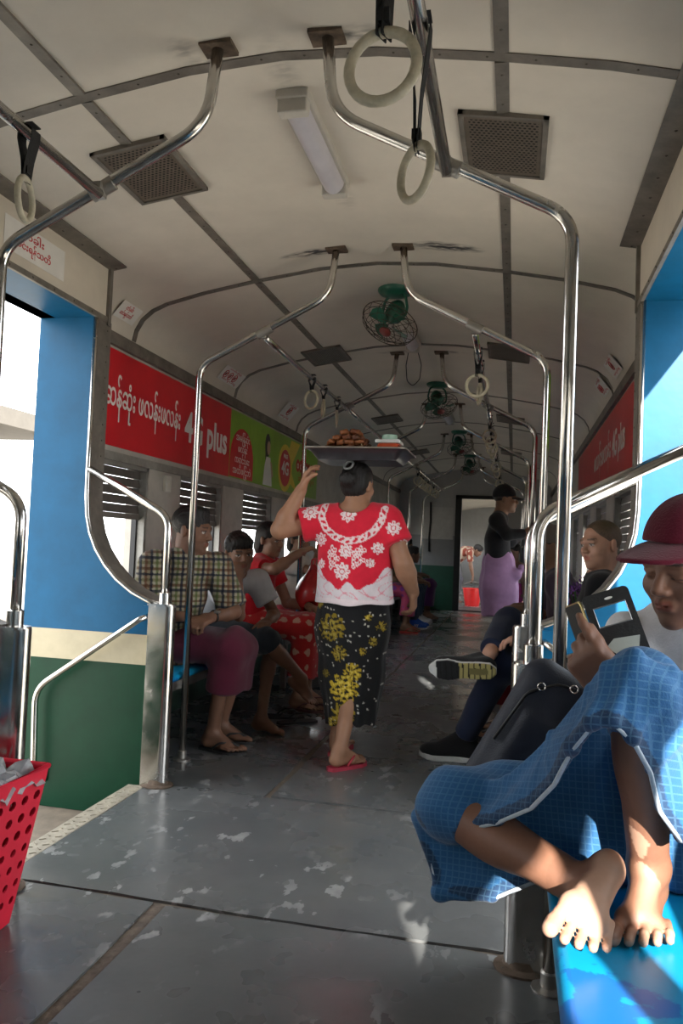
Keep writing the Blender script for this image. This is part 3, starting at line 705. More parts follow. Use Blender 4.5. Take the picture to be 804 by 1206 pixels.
# ------------------------------------------------------------------ banners
bx = WL+.0015
B = thing('advert_banner', 'long red and green banner advertising 4G plus above the windows', 'banner', (bx, 5.6, 1.8))
UX, UY = (0, 1, 0), (0, 0, 1); Z0, Z1 = 1.575, 2.085
part('red_sheet', flat([(3.32, Z0), (5.36, Z0), (5.36, Z1), (3.32, Z1)], (bx, 0, 0), UX, UY, .003), M_red, B)
gs = part('green_sheet', flat([(5.36, Z0), (7.95, Z0), (7.95, Z1), (5.36, Z1)], (bx, 0, 0), UX, UY, .003), M_green, B)
bo = bx+.0032
text('စိတ်ဆန်ဆုံး ဖလန်းဖလန်း', .17, M_whiteprint, B, (bo, 3.38, 1.79), UX, UY, 'burmese_lettering', .002, width=1.1)
text('4G plus', .27, M_whiteprint, B, (bo, 4.56, 1.735), UX, UY, 'latin_lettering', .008, width=.74)
part('red_bubble', flat([(5.37, Z0+.01)]+[(5.63+.26*math.cos(t), 1.72+.25*math.sin(t)) for t in [math.pi*(1-k/20) for k in range(21)]]+[(5.89, Z0+.01)], (bo, 0, 0), UX, UY), M_red, gs)
for k, (t, w) in enumerate((('အမြန်ဆုံး', .3), ('ဖလန်း', .2), ('ကောင်းပေး', .32), ('အထိဖြင့်ဘဲ', .4))):
    text(t, .075, M_whiteprint, gs, (bo+.001, 5.63-w/2, 1.87-k*.085), UX, UY, 'small_lettering', 0, width=w)
# printed figure of a woman in white
fig = {'hair': (M_blackprint, circ(6.25, 1.93, .07, 20, .1)+[]), 'hair_tail': (M_blackprint, [(6.19, 1.93), (6.26, 1.93), (6.24, 1.74), (6.2, 1.73)]),
       'dress': (M_whiteprint, [(6.15, Z0+.01), (6.4, Z0+.01), (6.36, 1.75), (6.33, 1.83), (6.22, 1.83), (6.18, 1.75)]), 'face': (mat('skin_print', (.55, .36, .26), .5), circ(6.275, 1.91, .045, 18, .06)),
       'arm': (MATS['skin_print'], [(6.33, 1.8), (6.37, 1.79), (6.42, 1.68), (6.38, 1.66)])}
for k, (n, (m, pl)) in enumerate(fig.items()): part('printed_'+n, flat(pl, (bo, 0, 0), UX, UY, .0004, .0005*k), m, gs)
part('yellow_burst', flat([(6.7, 1.74), (6.95, 2.07), (7.25, 2.07), (6.95, 1.8), (7.2, Z0+.02), (6.8, 1.7)], (bo, 0, 0), UX, UY, .0004), M_yellow, gs)
part('yellow_disc', flat(circ(6.78, 1.79, .22), (bo, 0, 0), UX, UY, .0004, .0004), M_yellow, gs)
part('badge', flat(circ(6.78, 1.79, .17), (bo, 0, 0), UX, UY, .0004, .0008), M_red, gs)
text('4G', .17, M_whiteprint, gs, (bo+.0015, 6.78, 1.73), UX, UY, 'badge_lettering', .005, 'CENTER', width=.22)
text('FREE', .05, M_whiteprint, gs, (bo+.0015, 6.78, 1.88), UX, UY, 'badge_lettering', .001, 'CENTER', width=.13)
for k, ch in enumerate('ooredoo'):
    cy = 7.2+k*.105
    part('logo_disc', flat(circ(cy, 1.86, .062), (bo, 0, 0), UX, UY, .0004, .0003*(k % 2)), M_redprint, gs)
    text(ch, .11, M_whiteprint, gs, (bo+.0012, cy, 1.832), UX, UY, 'logo_letter', .001, 'CENTER')
text('အားလုံးအတွက်', .06, M_redprint, gs, (bo+.0005, 7.22, 1.72), UX, UY, 'small_lettering', 0, width=.6)
# the banner on the other wall
bx2 = WR-.0015; UX2 = (0, -1, 0)
B2 = thing('advert_banner', 'faded red and green banner beside the sunlit blue screen', 'banner', (bx2, 6, 1.8))
part('red_sheet', flat([(-8.2, Z0), (-4.4, Z0), (-4.4, Z1), (-8.2, Z1)], (bx2, 0, 0), UX2, UY, .003), M_red, B2)
gs2 = part('green_sheet', flat([(-4.4, Z0), (-3.35, Z0), (-3.35, Z1), (-4.4, Z1)], (bx2, 0, 0), UX2, UY, .003), M_green, B2)
text('ဖလန်းဖလန်း', .2, M_whiteprint, B2, (bx2-.0035, 6.6, 1.78), UX2, UY, 'burmese_lettering', .003, width=1.1)
text('4G plus', .24, M_whiteprint, B2, (bx2-.0035, 5.4, 1.76), UX2, UY, 'latin_lettering', .006, width=.6)
# ------------------------------------------------------------------ notices
def notice(name, label, c, ux, uy, w, h, design):
    c = Vector(c); T = thing(name, label, 'notice', c)
    part('paper', flat([(-w/2, -h/2), (w/2, -h/2), (w/2, h/2), (-w/2, h/2)], c, ux, uy, .0008), M_white, T)
    design(T, c, ux, uy, w, h)
def d_text(T, c, ux, uy, w, h):
    n = Vector(ux).normalized().cross(Vector(uy).normalized())
    for k, (t, ww) in enumerate((('တံခါး', .35), ('ဆင်းရန်သတိ', .6))):
        text(t, h*.3, M_redprint, T, c+n*.001+Vector(uy).normalized()*h*(.12-.36*k)+Vector(ux).normalized()*(-w*.05), ux, uy, 'red_lettering', .0005, 'CENTER', width=w*ww)
def d_icons(k):
    def f(T, c, ux, uy, w, h):
        n = Vector(ux).normalized().cross(Vector(uy).normalized()); u = Vector(ux).normalized(); v = Vector(uy).normalized()
        for i in range(k):
            x = (-w*.3+i*w*.22) if k > 1 else 0
            bm = BM(); ring(bm, c+u*x+v*(.0 if k > 1 else h*.08)+n*.0015, min(h*.24, w*.09*3 if k == 1 else w*.09), h*.03, n, 20, 5); d = (u+v).normalized()
            r_ = min(h*.24, w*.27 if k == 1 else w*.09)
            tube(bm, [c+u*x+v*(0 if k > 1 else h*.08)+n*.0015-d*r_, c+u*x+v*(0 if k > 1 else h*.08)+n*.0015+d*r_], h*.025, 5)
            part('prohibition_sign', bm, M_redprint, T)
            part('pictogram', flat(circ(0, 0, r_*.5, 8), c+u*x+v*(0 if k > 1 else h*.08)+n*.001, ux, uy, .0004), M_blackprint, T)
        text('မလုပ်ရ', h*.16, M_redprint, T, c+n*.001-v*h*.36, ux, uy, 'red_lettering', 0, 'CENTER', width=w*.7)
        text('သတိပြုရန်', h*.14, M_redprint, T, c+n*.001+v*h*.36, ux, uy, 'red_lettering', 0, 'CENTER', width=w*.6)
    return f
notice('paper_notice', 'white notice with red Burmese lettering on the cream door header', (CX-1.1985, 2.71, 2.25), (0, 1, 0), (0, 0, 1), .4, .13, d_text)
cov = (1.325, 2.275); tl = Vector((-(1.25-1.345), 0, 2.35-2.24)).normalized()
def cove(s, y, lab, w, h, dsg, name='prohibition_notice'):
    v = Vector((s*(1.25-1.345), 0, 2.35-2.24)).normalized(); n = Vector((-s*v.z, 0, -abs(v.x))).normalized()
    ux = (0, 1, 0) if s < 0 else (0, -1, 0)
    c = Vector((CX+s*1.302, y, 2.285))+n*.004
    notice(name, lab, c, ux, v, w, h, dsg)
cove(-1, 3.66, 'small white notice on the cove behind the blue door screen', .2, .1, d_text, 'paper_notice')
cove(-1, 5.19, 'white notice with three red signs on the cove above the banner', .38, .12, d_icons(3)); cove(-1, 6.62, 'white notice with one red sign on the cove above the banner', .34, .17, d_icons(1))
cove(1, 5.0, 'white notice with one red sign on the cove of the shuttered side', .3, .12, d_icons(1)); cove(1, 5.6, 'white notice with two red signs on the cove of the shuttered side', .3, .12, d_icons(2))
# light switch on the window post
T = thing('light_switch', 'small white switch box on the grey window post behind the plaid-shirted man', 'switch', (WL, 4.33, 1.42))
bm = BM(); obox(bm, (WL+.012, 4.33, 1.43), (.012, .035, .05), None, .004); part('switch_box', bm, mat('switch_ivory', (.55, .54, .48), .4), T)
bm = BM(); obox(bm, (WL+.026, 4.33, 1.43), (.004, .01, .018)); part('rocker', bm, MATS['switch_ivory'], T)
# board and cable on the end wall
T = thing('notice_board', 'pale blank board with a dangling cable on the far end wall', 'board', (-1.42, YE-.002, 1.55))
bm = BM(); box(bm, (-1.62, YE-.014, 1.28), (-1.08, YE-.002, 1.86)); part('board', bm, mat('board_white', (.5, .49, .47), .5), T)
part('cable', tube(BM(), [(-1.5, YE-.02, 1.95), (-1.49, YE-.03, 1.6), (-1.51, YE-.02, 1.3), (-1.5, YE-.03, 1.05)], .02, 6), M_black, T, True)
# ------------------------------------------------------------------ benches
def bench_mat():
    m = mat('worn_cyan_bench_paint', (.005, .27, .52), .3, 0, .1, 3, .03, 14); nt = m.node_tree; N, L = nt.nodes, nt.links; b = N['Principled BSDF']
    base = N[m['ramp']].outputs[0]; tc = N.new('ShaderNodeTexCoord')
    nz = N.new('ShaderNodeTexNoise'); nz.inputs['Scale'].default_value = 5; nz.inputs['Detail'].default_value = 7; nz.inputs['Roughness'].default_value = .6; L.new(tc.outputs['Object'], nz.inputs['Vector'])
    mr = N.new('ShaderNodeMapRange'); mr.inputs[1].default_value = .54; mr.inputs[2].default_value = .56; L.new(nz.outputs[0], mr.inputs[0])
    mx = N.new('ShaderNodeMix'); mx.data_type = 'RGBA'; L.new(mr.outputs[0], mx.inputs['Factor']); L.new(base, mx.inputs['A']); mx.inputs['B'].default_value = (.01, .13, .42, 1)
    L.new(mx.outputs['Result'], b.inputs['Base Color']); return m
M_bench = bench_mat()
def bench(s, y0, y1, label, group=None, fa=.9):
    T = thing('bench', label, 'bench', (CX+s*1.1, (y0+y1)/2, 0), group)
    sec = [(1.358, .385), (1.358, .43), (fa, .43)]+[(fa-.022*math.sin(t), .408+.022*math.cos(t)) for t in [math.pi*k/8 for k in range(9)]]+[(fa+.02, .386)]
    bm = prism(BM(), sec, y1-y0, lambda u, v, w: Vector((CX+s*u, y0+w, v))); part('seat', bm, M_bench, T, 'auto')
    bm = BM(); x0, x1 = sorted((CX+s*(fa+.02), CX+s*(fa+.06))); box(bm, (x0, y0+.05, .33), (x1, y1-.05, .386)); part('front_rail', bm, M_frame, T)
    n = 3 if y1-y0 > 1.5 else 2
    for k in range(n):
        y = y0+.15+(y1-y0-.3)*k/(n-1); bm = BM(); x0, x1 = sorted((CX+s*(fa+.03), CX+s*(fa+.07))); box(bm, (x0, y-.02, 0), (x1, y+.02, .386)); part('leg', bm, M_frame, T)
        bm = BM(); x0, x1 = sorted((CX+s*(fa+.07), CX+s*1.36)); box(bm, (x0, y-.018, .345), (x1, y+.018, .386)); part('bracket', bm, M_frame, T)
bench(1, -2.9, 2.03, 'worn cyan blue bench under the bare feet of the man in maroon cap', None, .84); bench(-1, -2.9, 1.55, 'blue bench on the door side of the red basket')
bench(-1, 3.38, 5.4, 'long blue bench seating the plaid-shirted man, the boy and the woman in red'); bench(-1, 5.5, 7.5, 'blue bench seating the passenger in a cream top')
bench(1, 3.38, 5.35, 'blue bench seating the man with cropped hair')
for q_, (y0, y1) in enumerate(((7.7, 9.7), (9.85, 11.85), (12.0, 13.9))): bench(-1, y0, y1, 'blue bench, %s from the end-wall door on the banner side' % ORD[2-q_], 'far benches on the banner side')
for q_, (y0, y1) in enumerate(((5.5, 7.55), (7.7, 9.7), (9.85, 11.85), (12.0, 13.9))): bench(1, y0, y1, 'blue bench, %s from the end-wall door on the shuttered side' % ORD[3-q_], 'far benches on the shuttered side')
# ------------------------------------------------------------------ red basket
M_redpl = mat('red_plastic', (.75, .02, .05), .35, 0, .08, 6); 
def basket():
    cx, cy, h = -1.5, 1.83, .43; wb, wt, db, dt = .15, .215, .12, .17
    T = thing('shopping_basket', 'red plastic basket with rows of round holes holding clear plastic', 'basket', (cx, cy, .003))
    def P(side, u, v):   # u -1..1, v 0..1
        w = wb+(wt-wb)*v; d = db+(dt-db)*v; z = .003+h*v
        return {0: Vector((cx+w, cy+u*d, z)), 1: Vector((cx-w, cy-u*d, z)), 2: Vector((cx+u*w, cy-d, z)), 3: Vector((cx-u*w, cy+d, z))}[side]
    bm = BM()
    for side in range(4):
        nu, nv = 6, 9
        for i in range(nu):
            for j in range(nv):
                u0, u1, v0, v1 = -1+2*i/nu, -1+2*(i+1)/nu, j/nv, (j+1)/nv; cu, cv = (u0+u1)/2, (v0+v1)/2
                sq = [(u0, v0), (cu, v0), (u1, v0), (u1, cv), (u1, v1), (cu, v1), (u0, v1), (u0, cv)]
                if j in (0, nv-1): bm.faces.new([bm.verts.new(P(side, a, b)) for a, b in ((u0, v0), (u1, v0), (u1, v1), (u0, v1))]); continue
                rr = .48 if j < 5 else .56; hl = []
                for k in range(8):
                    a = math.radians(225+45*k); hl.append((cu+(u1-u0)/2*rr*math.cos(a), cv+(v1-v0)/2*rr*math.sin(a)))
                S = [bm.verts.new(P(side, a, b)) for a, b in sq]; Hh = [bm.verts.new(P(side, a, b)) for a, b in hl]
                for k in range(8): bm.faces.new((S[k], S[(k+1) % 8], Hh[(k+1) % 8], Hh[k]))
    bm.faces.new([bm.verts.new(P(2, a, 0)) for a in (-1, 1)]+[bm.verts.new(P(3, a, 0)) for a in (-1, 1)])
    bmesh.ops.remove_doubles(bm, verts=bm.verts[:], dist=1e-5)
    o = part('basket_body', bm, M_redpl, T); md = o.modifiers.new('s', 'SOLIDIFY'); md.thickness = .005; md.offset = 0
    c4 = [P(0, -1, 1), P(0, 1, 1), P(1, -1, 1), P(1, 1, 1)]
    part('rim', tube(BM(), [c4[0], c4[1], c4[2], c4[3]], .009, 8, closed=True), M_redpl, T, True)
    # crumpled clear bag inside
    bm = BM(); rnd = random.Random(3); n = 15; V = {}
    for i in range(n+1):
        for j in range(n+1):
            u = -1+2*i/n; v = -1+2*j/n; e = max(abs(u), abs(v))
            V[i, j] = bm.verts.new((cx+u*wt*1.0+rnd.uniform(-.012, .012), cy+v*dt*1.0+rnd.uniform(-.012, .012), h-.04+.06*(1-e)+rnd.uniform(-.02, .035)+(.03 if .75 < e < .95 else 0)))
    for i in range(n):
        for j in range(n): bm.faces.new((V[i, j], V[i+1, j], V[i+1, j+1], V[i, j+1]))
    m = mat('clear_crumpled_plastic', (.55, .56, .58), .12, 0, .25, 14, .4, 30); m.node_tree.nodes['Principled BSDF'].inputs['Transmission Weight'].default_value = .35
    o = part('plastic_bag', bm, m, T); md = o.modifiers.new('s', 'SOLIDIFY'); md.thickness = .001
basket()
# ------------------------------------------------------------------ outside
M_ground = mat('dusty_ground', (.36, .33, .28), .9, 0, .25, 1.2, .2, 6)
bm = BM(); box(bm, (-60, -50, -1.25), (60, 70, -1.15)); tag(part('ground', bm, M_ground), 'pale dusty ground outside the train', None, None, 'structure')
T = thing('station_building', 'cream station building with overhanging roof seen through the open doorway', 'building', (-8.4, 8, -1.15))
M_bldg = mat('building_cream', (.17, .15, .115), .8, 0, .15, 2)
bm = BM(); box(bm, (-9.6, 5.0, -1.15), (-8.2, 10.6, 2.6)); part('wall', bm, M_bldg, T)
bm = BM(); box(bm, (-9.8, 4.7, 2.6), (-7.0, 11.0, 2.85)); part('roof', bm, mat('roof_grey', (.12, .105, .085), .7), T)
for y in (5.4, 7.2, 9.0, 10.4):
    bm = BM(); box(bm, (-7.25, y, -1.15), (-7.1, y+.15, 2.6)); part('post', bm, M_bldg, T)
part('drain_pipe', tube(BM(), [(-8.15, 9.4, -1.15), (-8.15, 9.4, 2.0), (-7.9, 9.9, 2.5)], .05, 8), M_bldg, T)
for y in (6.0, 8.0):
    bm = BM(); box(bm, (-8.22, y, .4), (-8.18, y+.8, 1.6)); w = part('window', bm, M_frame, T)
    bm = BM(); box(bm, (-8.18, y+.06, .46), (-8.17, y+.74, 1.54)); part('pane', bm, mat('dark_pane', (.03, .035, .04), .1), w)
# ------------------------------------------------------------------ smooth solid modelling for bodies and cloth
V3 = lambda *a: np.array(a, float)
def unit(v): v = np.asarray(v, float); return v/np.linalg.norm(v)
def frame(f, u):
    """columns: l (f x u), f, u -> local x,y,z"""
    f = unit(f); u = np.asarray(u, float); u = unit(u-f*np.dot(u, f)); l = np.cross(f, u); return np.stack([l, f, u], 1)
def eul(yaw, pitch=0, roll=0):
    """yaw: heading of +y (0 = +Y, counter-clockwise), pitch > 0 looks up, roll"""
    return np.array((Matrix.Rotation(yaw, 3, 'Z') @ Matrix.Rotation(pitch, 3, 'X') @ Matrix.Rotation(roll, 3, 'Y')))
class SDF:
    def __init__(s, vox=.006): s.P = []; s.vox = vox
    def cone(s, a, b, ra, rb=None, k=.02, op='u', flat=None, cut=None):
        a = np.asarray(a, float); b = np.asarray(b, float); rb = ra if rb is None else rb
        r = max(ra, rb)*(1 if flat is None else max(1, flat[1])); lo = np.minimum(a, b)-r; hi = np.maximum(a, b)+r
        d = b-a; L2 = max(1e-9, d@d)
        def f(p):
            q = p-a
            if flat is not None:
                n = unit(flat[0]); q = q+np.outer(q@n*(1/flat[1]-1), n).reshape(q.shape)
            t = np.clip((q@d)/L2, 0, 1)
            v = np.linalg.norm(q-t[..., None]*d, axis=-1)-(ra+(rb-ra)*t)
            if cut: 
                dn = d/math.sqrt(L2)
                if 'b' in cut: v = np.maximum(v, (p-b)@dn)
                if 'a' in cut: v = np.maximum(v, -((p-a)@dn))
            return v
        s.P.append((f, lo, hi, k, op)); return s
    def chain(s, pts, rs, k=.015, **kw):
        for i in range(len(pts)-1): s.cone(pts[i], pts[i+1], rs[i], rs[i+1], k if i else kw.get('k0', k), flat=kw.get('flat'))
        return s
    def ell(s, c, r, R=None, k=.02, op='u'):
        c = np.asarray(c, float); r = np.asarray(r, float); R = np.eye(3) if R is None else R
        ext = np.abs(R)@r
        def f(p):
            q = (p-c)@R; k0 = np.linalg.norm(q/r, axis=-1); k1 = np.linalg.norm(q/(r*r), axis=-1)
            return k0*(k0-1)/np.maximum(k1, 1e-9)
        s.P.append((f, c-ext, c+ext, k, op)); return s
    def box(s, c, h, R=None, rd=.01, k=.015, op='u'):
        c = np.asarray(c, float); h = np.asarray(h, float); R = np.eye(3) if R is None else R; ext = np.abs(R)@h
        def f(p):
            q = np.abs((p-c)@R)-(h-rd); return np.linalg.norm(np.maximum(q, 0), axis=-1)+np.minimum(q.max(-1), 0)-rd
        s.P.append((f, c-ext, c+ext, k, op)); return s
    def tri(s, a, b, c, th, k=.03, op='u'):
        """thick triangle sheet"""
        a, b, c = (np.asarray(x, float) for x in (a, b, c)); n = unit(np.cross(b-a, c-a))
        def seg(p, x, y):
            d = y-x; t = np.clip(((p-x)@d)/(d@d), 0, 1); return np.linalg.norm(p-x-t[..., None]*d, axis=-1)
        def f(p):
            h = (p-a)@n; e = np.minimum(np.minimum(seg(p, a, b), seg(p, b, c)), seg(p, c, a))
            ins = np.ones(h.shape, bool)
            for x, y in ((a, b), (b, c), (c, a)): ins &= ((p-x)@np.cross(n, y-x)) >= 0
            return np.where(ins, np.abs(h), e)-th
        m = np.stack([a, b, c]); s.P.append((f, m.min(0)-th, m.max(0)+th, k, op)); return s
    def fn(s, f, lo, hi, k=.0, op='u'):
        s.P.append((f, np.asarray(lo, float), np.asarray(hi, float), k, op)); return s
    def bounds(s):
        U = [p for p in s.P if p[4] == 'u']
        return np.min([p[1] for p in U], 0), np.max([p[2] for p in U], 0)
    def mesh(s, name, disp=None, col=None):
        h = s.vox; lo, hi = s.bounds(); lo = lo-4*h; hi = hi+4*h; n = np.ceil((hi-lo)/h).astype(int)+1
        F = np.full(n, .5, np.float32); ax = [lo[i]+h*np.arange(n[i]) for i in range(3)]
        for f, a, b, k, op in s.P:
            pad = k+3.5*h
            i0 = np.clip(np.floor((a-pad-lo)/h).astype(int), 0, n-1); i1 = np.clip(np.ceil((b+pad-lo)/h).astype(int)+1, 1, n)
            if (i1 <= i0).any(): continue
            g = np.stack(np.meshgrid(*[ax[i][i0[i]:i1[i]] for i in range(3)], indexing='ij'), -1)
            d = f(g); sl = tuple(slice(i0[i], i1[i]) for i in range(3)); S = F[sl]
            if op == 'u':
                if k > 0: t = np.maximum(k-np.abs(S-d), 0)/k; S = np.minimum(S, d)-t*t*k*.25
                else: S = np.minimum(S, d)
            elif op == 's':
                d = -d
                if k > 0: t = np.maximum(k-np.abs(S-d), 0)/k; S = np.maximum(S, d)+t*t*k*.25
                else: S = np.maximum(S, d)
            elif op == 'd': S = S+d
            F[sl] = S
        if disp is not None:
            m = np.abs(F) < .04; idx = np.argwhere(m); F[m] += disp(lo+idx*h).astype(np.float32)
        V, Q = surfnet(F, lo, h)
        me = bpy.data.meshes.new(name); me.vertices.add(len(V)); me.vertices.foreach_set('co', V.astype(np.float32).ravel())
        me.loops.add(Q.size); me.loops.foreach_set('vertex_index', Q.astype(np.int32).ravel()); me.polygons.add(len(Q))
        me.polygons.foreach_set('loop_start', np.arange(0, Q.size, 4, dtype=np.int32)); me.polygons.foreach_set('loop_total', np.full(len(Q), 4, np.int32))
        me.update(); me.validate()
        me.polygons.foreach_set('use_smooth', np.ones(len(me.polygons), bool))
        if col is not None: paint(me, col(V) if callable(col) else np.tile(np.asarray(col, float), (len(V), 1)))
        return me
def paint(me, C):
    a = me.color_attributes.new('Col', 'FLOAT_COLOR', 'POINT'); C = np.concatenate([np.clip(C, 0, 1), np.ones((len(C), 1))], 1)
    a.data.foreach_set('color', C.astype(np.float32).ravel())
def surfnet(F, lo, h):
    nx, ny, nz = F.shape; I = F < 0
    cnt = np.zeros((nx-1, ny-1, nz-1), np.int8)
    for i in (0, 1):
        for j in (0, 1):
            for k in (0, 1): cnt += I[i:nx-1+i, j:ny-1+j, k:nz-1+k]
    cells = np.argwhere((cnt > 0) & (cnt < 8)); idm = np.full(cnt.shape, -1, np.int32); idm[tuple(cells.T)] = np.arange(len(cells))
    acc = np.zeros((len(cells), 3)); num = np.zeros(len(cells))
    cor = [(i, j, k) for i in (0, 1) for j in (0, 1) for k in (0, 1)]
    val = {c: F[cells[:, 0]+c[0], cells[:, 1]+c[1], cells[:, 2]+c[2]].astype(float) for c in cor}
    for c in cor:
        for a in range(3):
            if c[a]: continue
            e = list(c); e[a] = 1; e = tuple(e); v0, v1 = val[c], val[e]; m = (v0 < 0) != (v1 < 0)
            t = np.zeros(len(cells)); t[m] = v0[m]/(v0[m]-v1[m]); p = np.tile(np.array(c, float), (len(cells), 1)); p[:, a] = t
            acc[m] += p[m]; num += m
    V = lo+h*(cells+acc/np.maximum(num, 1)[:, None])
    Q = []
    for a in range(3):
        b, c = (a+1) % 3, (a+2) % 3
        s0 = [slice(None)]*3; s1 = [slice(None)]*3; s0[a] = slice(0, -1); s1[a] = slice(1, None)
        A, B = I[tuple(s0)], I[tuple(s1)]
        e = np.argwhere(A != B); e = e[(e[:, b] > 0) & (e[:, c] > 0) & (e[:, b] < F.shape[b]-1) & (e[:, c] < F.shape[c]-1)]
        if not len(e): continue
        fl = A[tuple(e.T)]
        def g(db, dc): q = e.copy(); q[:, b] -= db; q[:, c] -= dc; return idm[tuple(q.T)]
        q = np.stack([g(1, 1), g(0, 1), g(0, 0), g(1, 0)], 1); q[~fl] = q[~fl][:, ::-1]; Q.append(q)
    Q = np.concatenate(Q); Q = Q[(Q >= 0).all(1)]
    return V, Q
def vnoise(p, sc, seed=0):
    """cheap smooth pseudo-noise, about -1..1"""
    r = np.random.RandomState(seed); o = np.zeros(len(p))
    for i in range(5):
        d = r.normal(size=3); d /= np.linalg.norm(d); o += np.sin(p@d*sc*(1+.37*i)+r.uniform(0, 6.3)+1.3*np.sin(p@np.roll(d, 1)*sc*.7))
    return o/5
# ------------------------------------------------------------------ body pieces
def s_head(S, c, R, s=1., neck=None, jaw=1., ears=True, nose=1., smile=0, detail=1):
    T = lambda *p: c+R@(np.array(p)*s)
    S.ell(T(0, -.012, .035), V3(.0735, .093, .083)*s, R, .02)
    S.ell(T(0, .026, -.03), V3(.061*jaw, .063, .083)*s, R, .025)
    S.ell(T(0, .032, -.075), V3(.046*jaw, .046, .034)*s, R, .025)
    S.ell(T(0, .07, -.098), V3(.02, .017, .016)*s, R, .02)
    for q in (-1, 1):
        S.ell(T(q*.042, .062, -.028), V3(.02, .018, .02)*s, R, .02)
        if ears: S.ell(T(q*.075, -.012, -.008), V3(.009, .019, .032)*s, R@eul(0, 0, q*.12)@eul(-q*.35), .008)
    S.cone(T(-.036, .079, .02), T(.036, .079, .02), .0125*s, None, .018)
    for q in (-1, 1): S.ell(T(q*.031, .1, -.002), V3(.019, .016, .012)*s, R, .016, 's')
    S.cone(T(0, .086, .008), T(0, .105*nose, -.028), .0075*s, .0115*s, .012)
    for q in (-1, 1):
        S.ell(T(q*.0125, .096, -.033), V3(.0085, .01, .008)*s, R, .008)
        S.ell(T(q*.031, .0735, -.002), V3(.0135, .0135, .0125)*s, R, .003)
        S.cone(T(q*.019, .0865, .006), T(q*.043, .0815, .005), .0035*s, None, .005)
    S.cone(T(-.019, .0845, -.058+smile*.006), T(0, .0935, -.056), .0048*s, .0062*s, .008); S.cone(T(.019, .0845, -.058+smile*.006), T(0, .0935, -.056), .0048*s, .0062*s, .008)
    S.cone(T(-.013, .086, -.066), T(.013, .086, -.066), .0072*s, None, .008)
    S.ell(T(0, .094, -.0612), V3(.022, .006, .0016)*s, R, .003, 's')
    if neck is not None: S.cone(T(0, -.03, -.06), neck, .052*s, .058*s, .03)
def c_head(C, V, c, R, hair, s=1., lip=(.33, .1, .085), skin=None, stubble=0, down=False):
    L = ((V-c)@R)/s; x, y, z = L.T; ax = np.abs(x)
    def put(m, col, w=1.): C[m] = C[m]*(1-w)+np.array(col)*w
    put((ax < .022-.006*np.abs(z+.061)/.01) & (np.abs(z+.0615) < .0105) & (y > .075), lip, .8)
    bz = z-(.024-.1*np.maximum(0, ax-.035)+.0); put((np.abs(bz) < .0042) & (ax > .013) & (ax < .048) & (y > .055), hair, .85)
    ex = np.abs(ax-.031)
    if down: put((ex < .0135) & (np.abs(z+.0075) < .0014) & (y > .07), (.015, .01, .008), .9)
    if not down: put((ex < .0135) & (np.abs(z+.002) < .0058*(1-(ex/.0145)**2)+.0008) & (y > .072), (.55, .53, .5), .9)
    if not down: put(((ax-.031)**2+(z+.002)**2 < .0058**2) & (y > .075), (.012, .008, .006), .95)
    if not down: put((ex < .0145) & (np.abs(z-.0048) < .002) & (y > .07), (.02, .012, .01), .8)
    if stubble: put((z < -.045) & (y > .0) & (ax < .06) & ~((ax < .022) & (np.abs(z+.0615) < .0105)), hair, stubble)
    return C
def s_hand(S, w, f, n, side=1, curl=(.3, .3, .3, .3), thumb=(.6, .35), s=1., spread=.0, k=.006):
    """w wrist, f finger direction, n palm normal; thumb lies towards side*(f x n)"""
    f = unit(f); n = np.asarray(n, float); n = unit(n-f*np.dot(n, f)); t = np.cross(f, n)*side; w = np.asarray(w, float)
    R = np.stack([t, f, n], 1)
    S.box(w+f*.048*s, V3(.039, .047, .0145)*s, R, .0135*s, .014)
    S.ell(w+f*.03*s+t*.026*s+n*.006*s, V3(.018, .032, .017)*s, R, .014)
    tips = []
    for i in range(4):
        p = w+s*(f*(.088-.004*abs(i-1)-(.006 if i == 3 else 0))+t*(.030-.0195*i)); L = (.07, .078, .073, .057)[i]*s; d = f*math.cos(spread*(1.5-i))+t*math.sin(spread*(1.5-i)); a = 0
        c = curl[i]; r = (.0092, .0095, .009, .008)[i]*s
        for j, fr in enumerate((.45, .3, .25)):
            a += c*(1.25, 1.45, .9)[j]; e = p+L*fr*(d*math.cos(a)+n*math.sin(a)); S.cone(p, e, r, r*.93, k if j else .012); p = e; r *= .93
        tips.append(p)
    p = w+s*(f*.022+t*.03+n*.004); sp, cl = thumb; d = f*math.cos(sp)+t*math.sin(sp)
    for j, (L, r0, r1) in enumerate(((.042, .0145, .0115), (.032, .0112, .01), (.027, .0102, .0085))):
        a = cl*(.5, 1.1, 1.7)[j]; e = p+s*L*(d*math.cos(a)+n*math.sin(a)); S.cone(p, e, r0*s, r1*s, .012 if j == 0 else k); p = e
    return tips, p
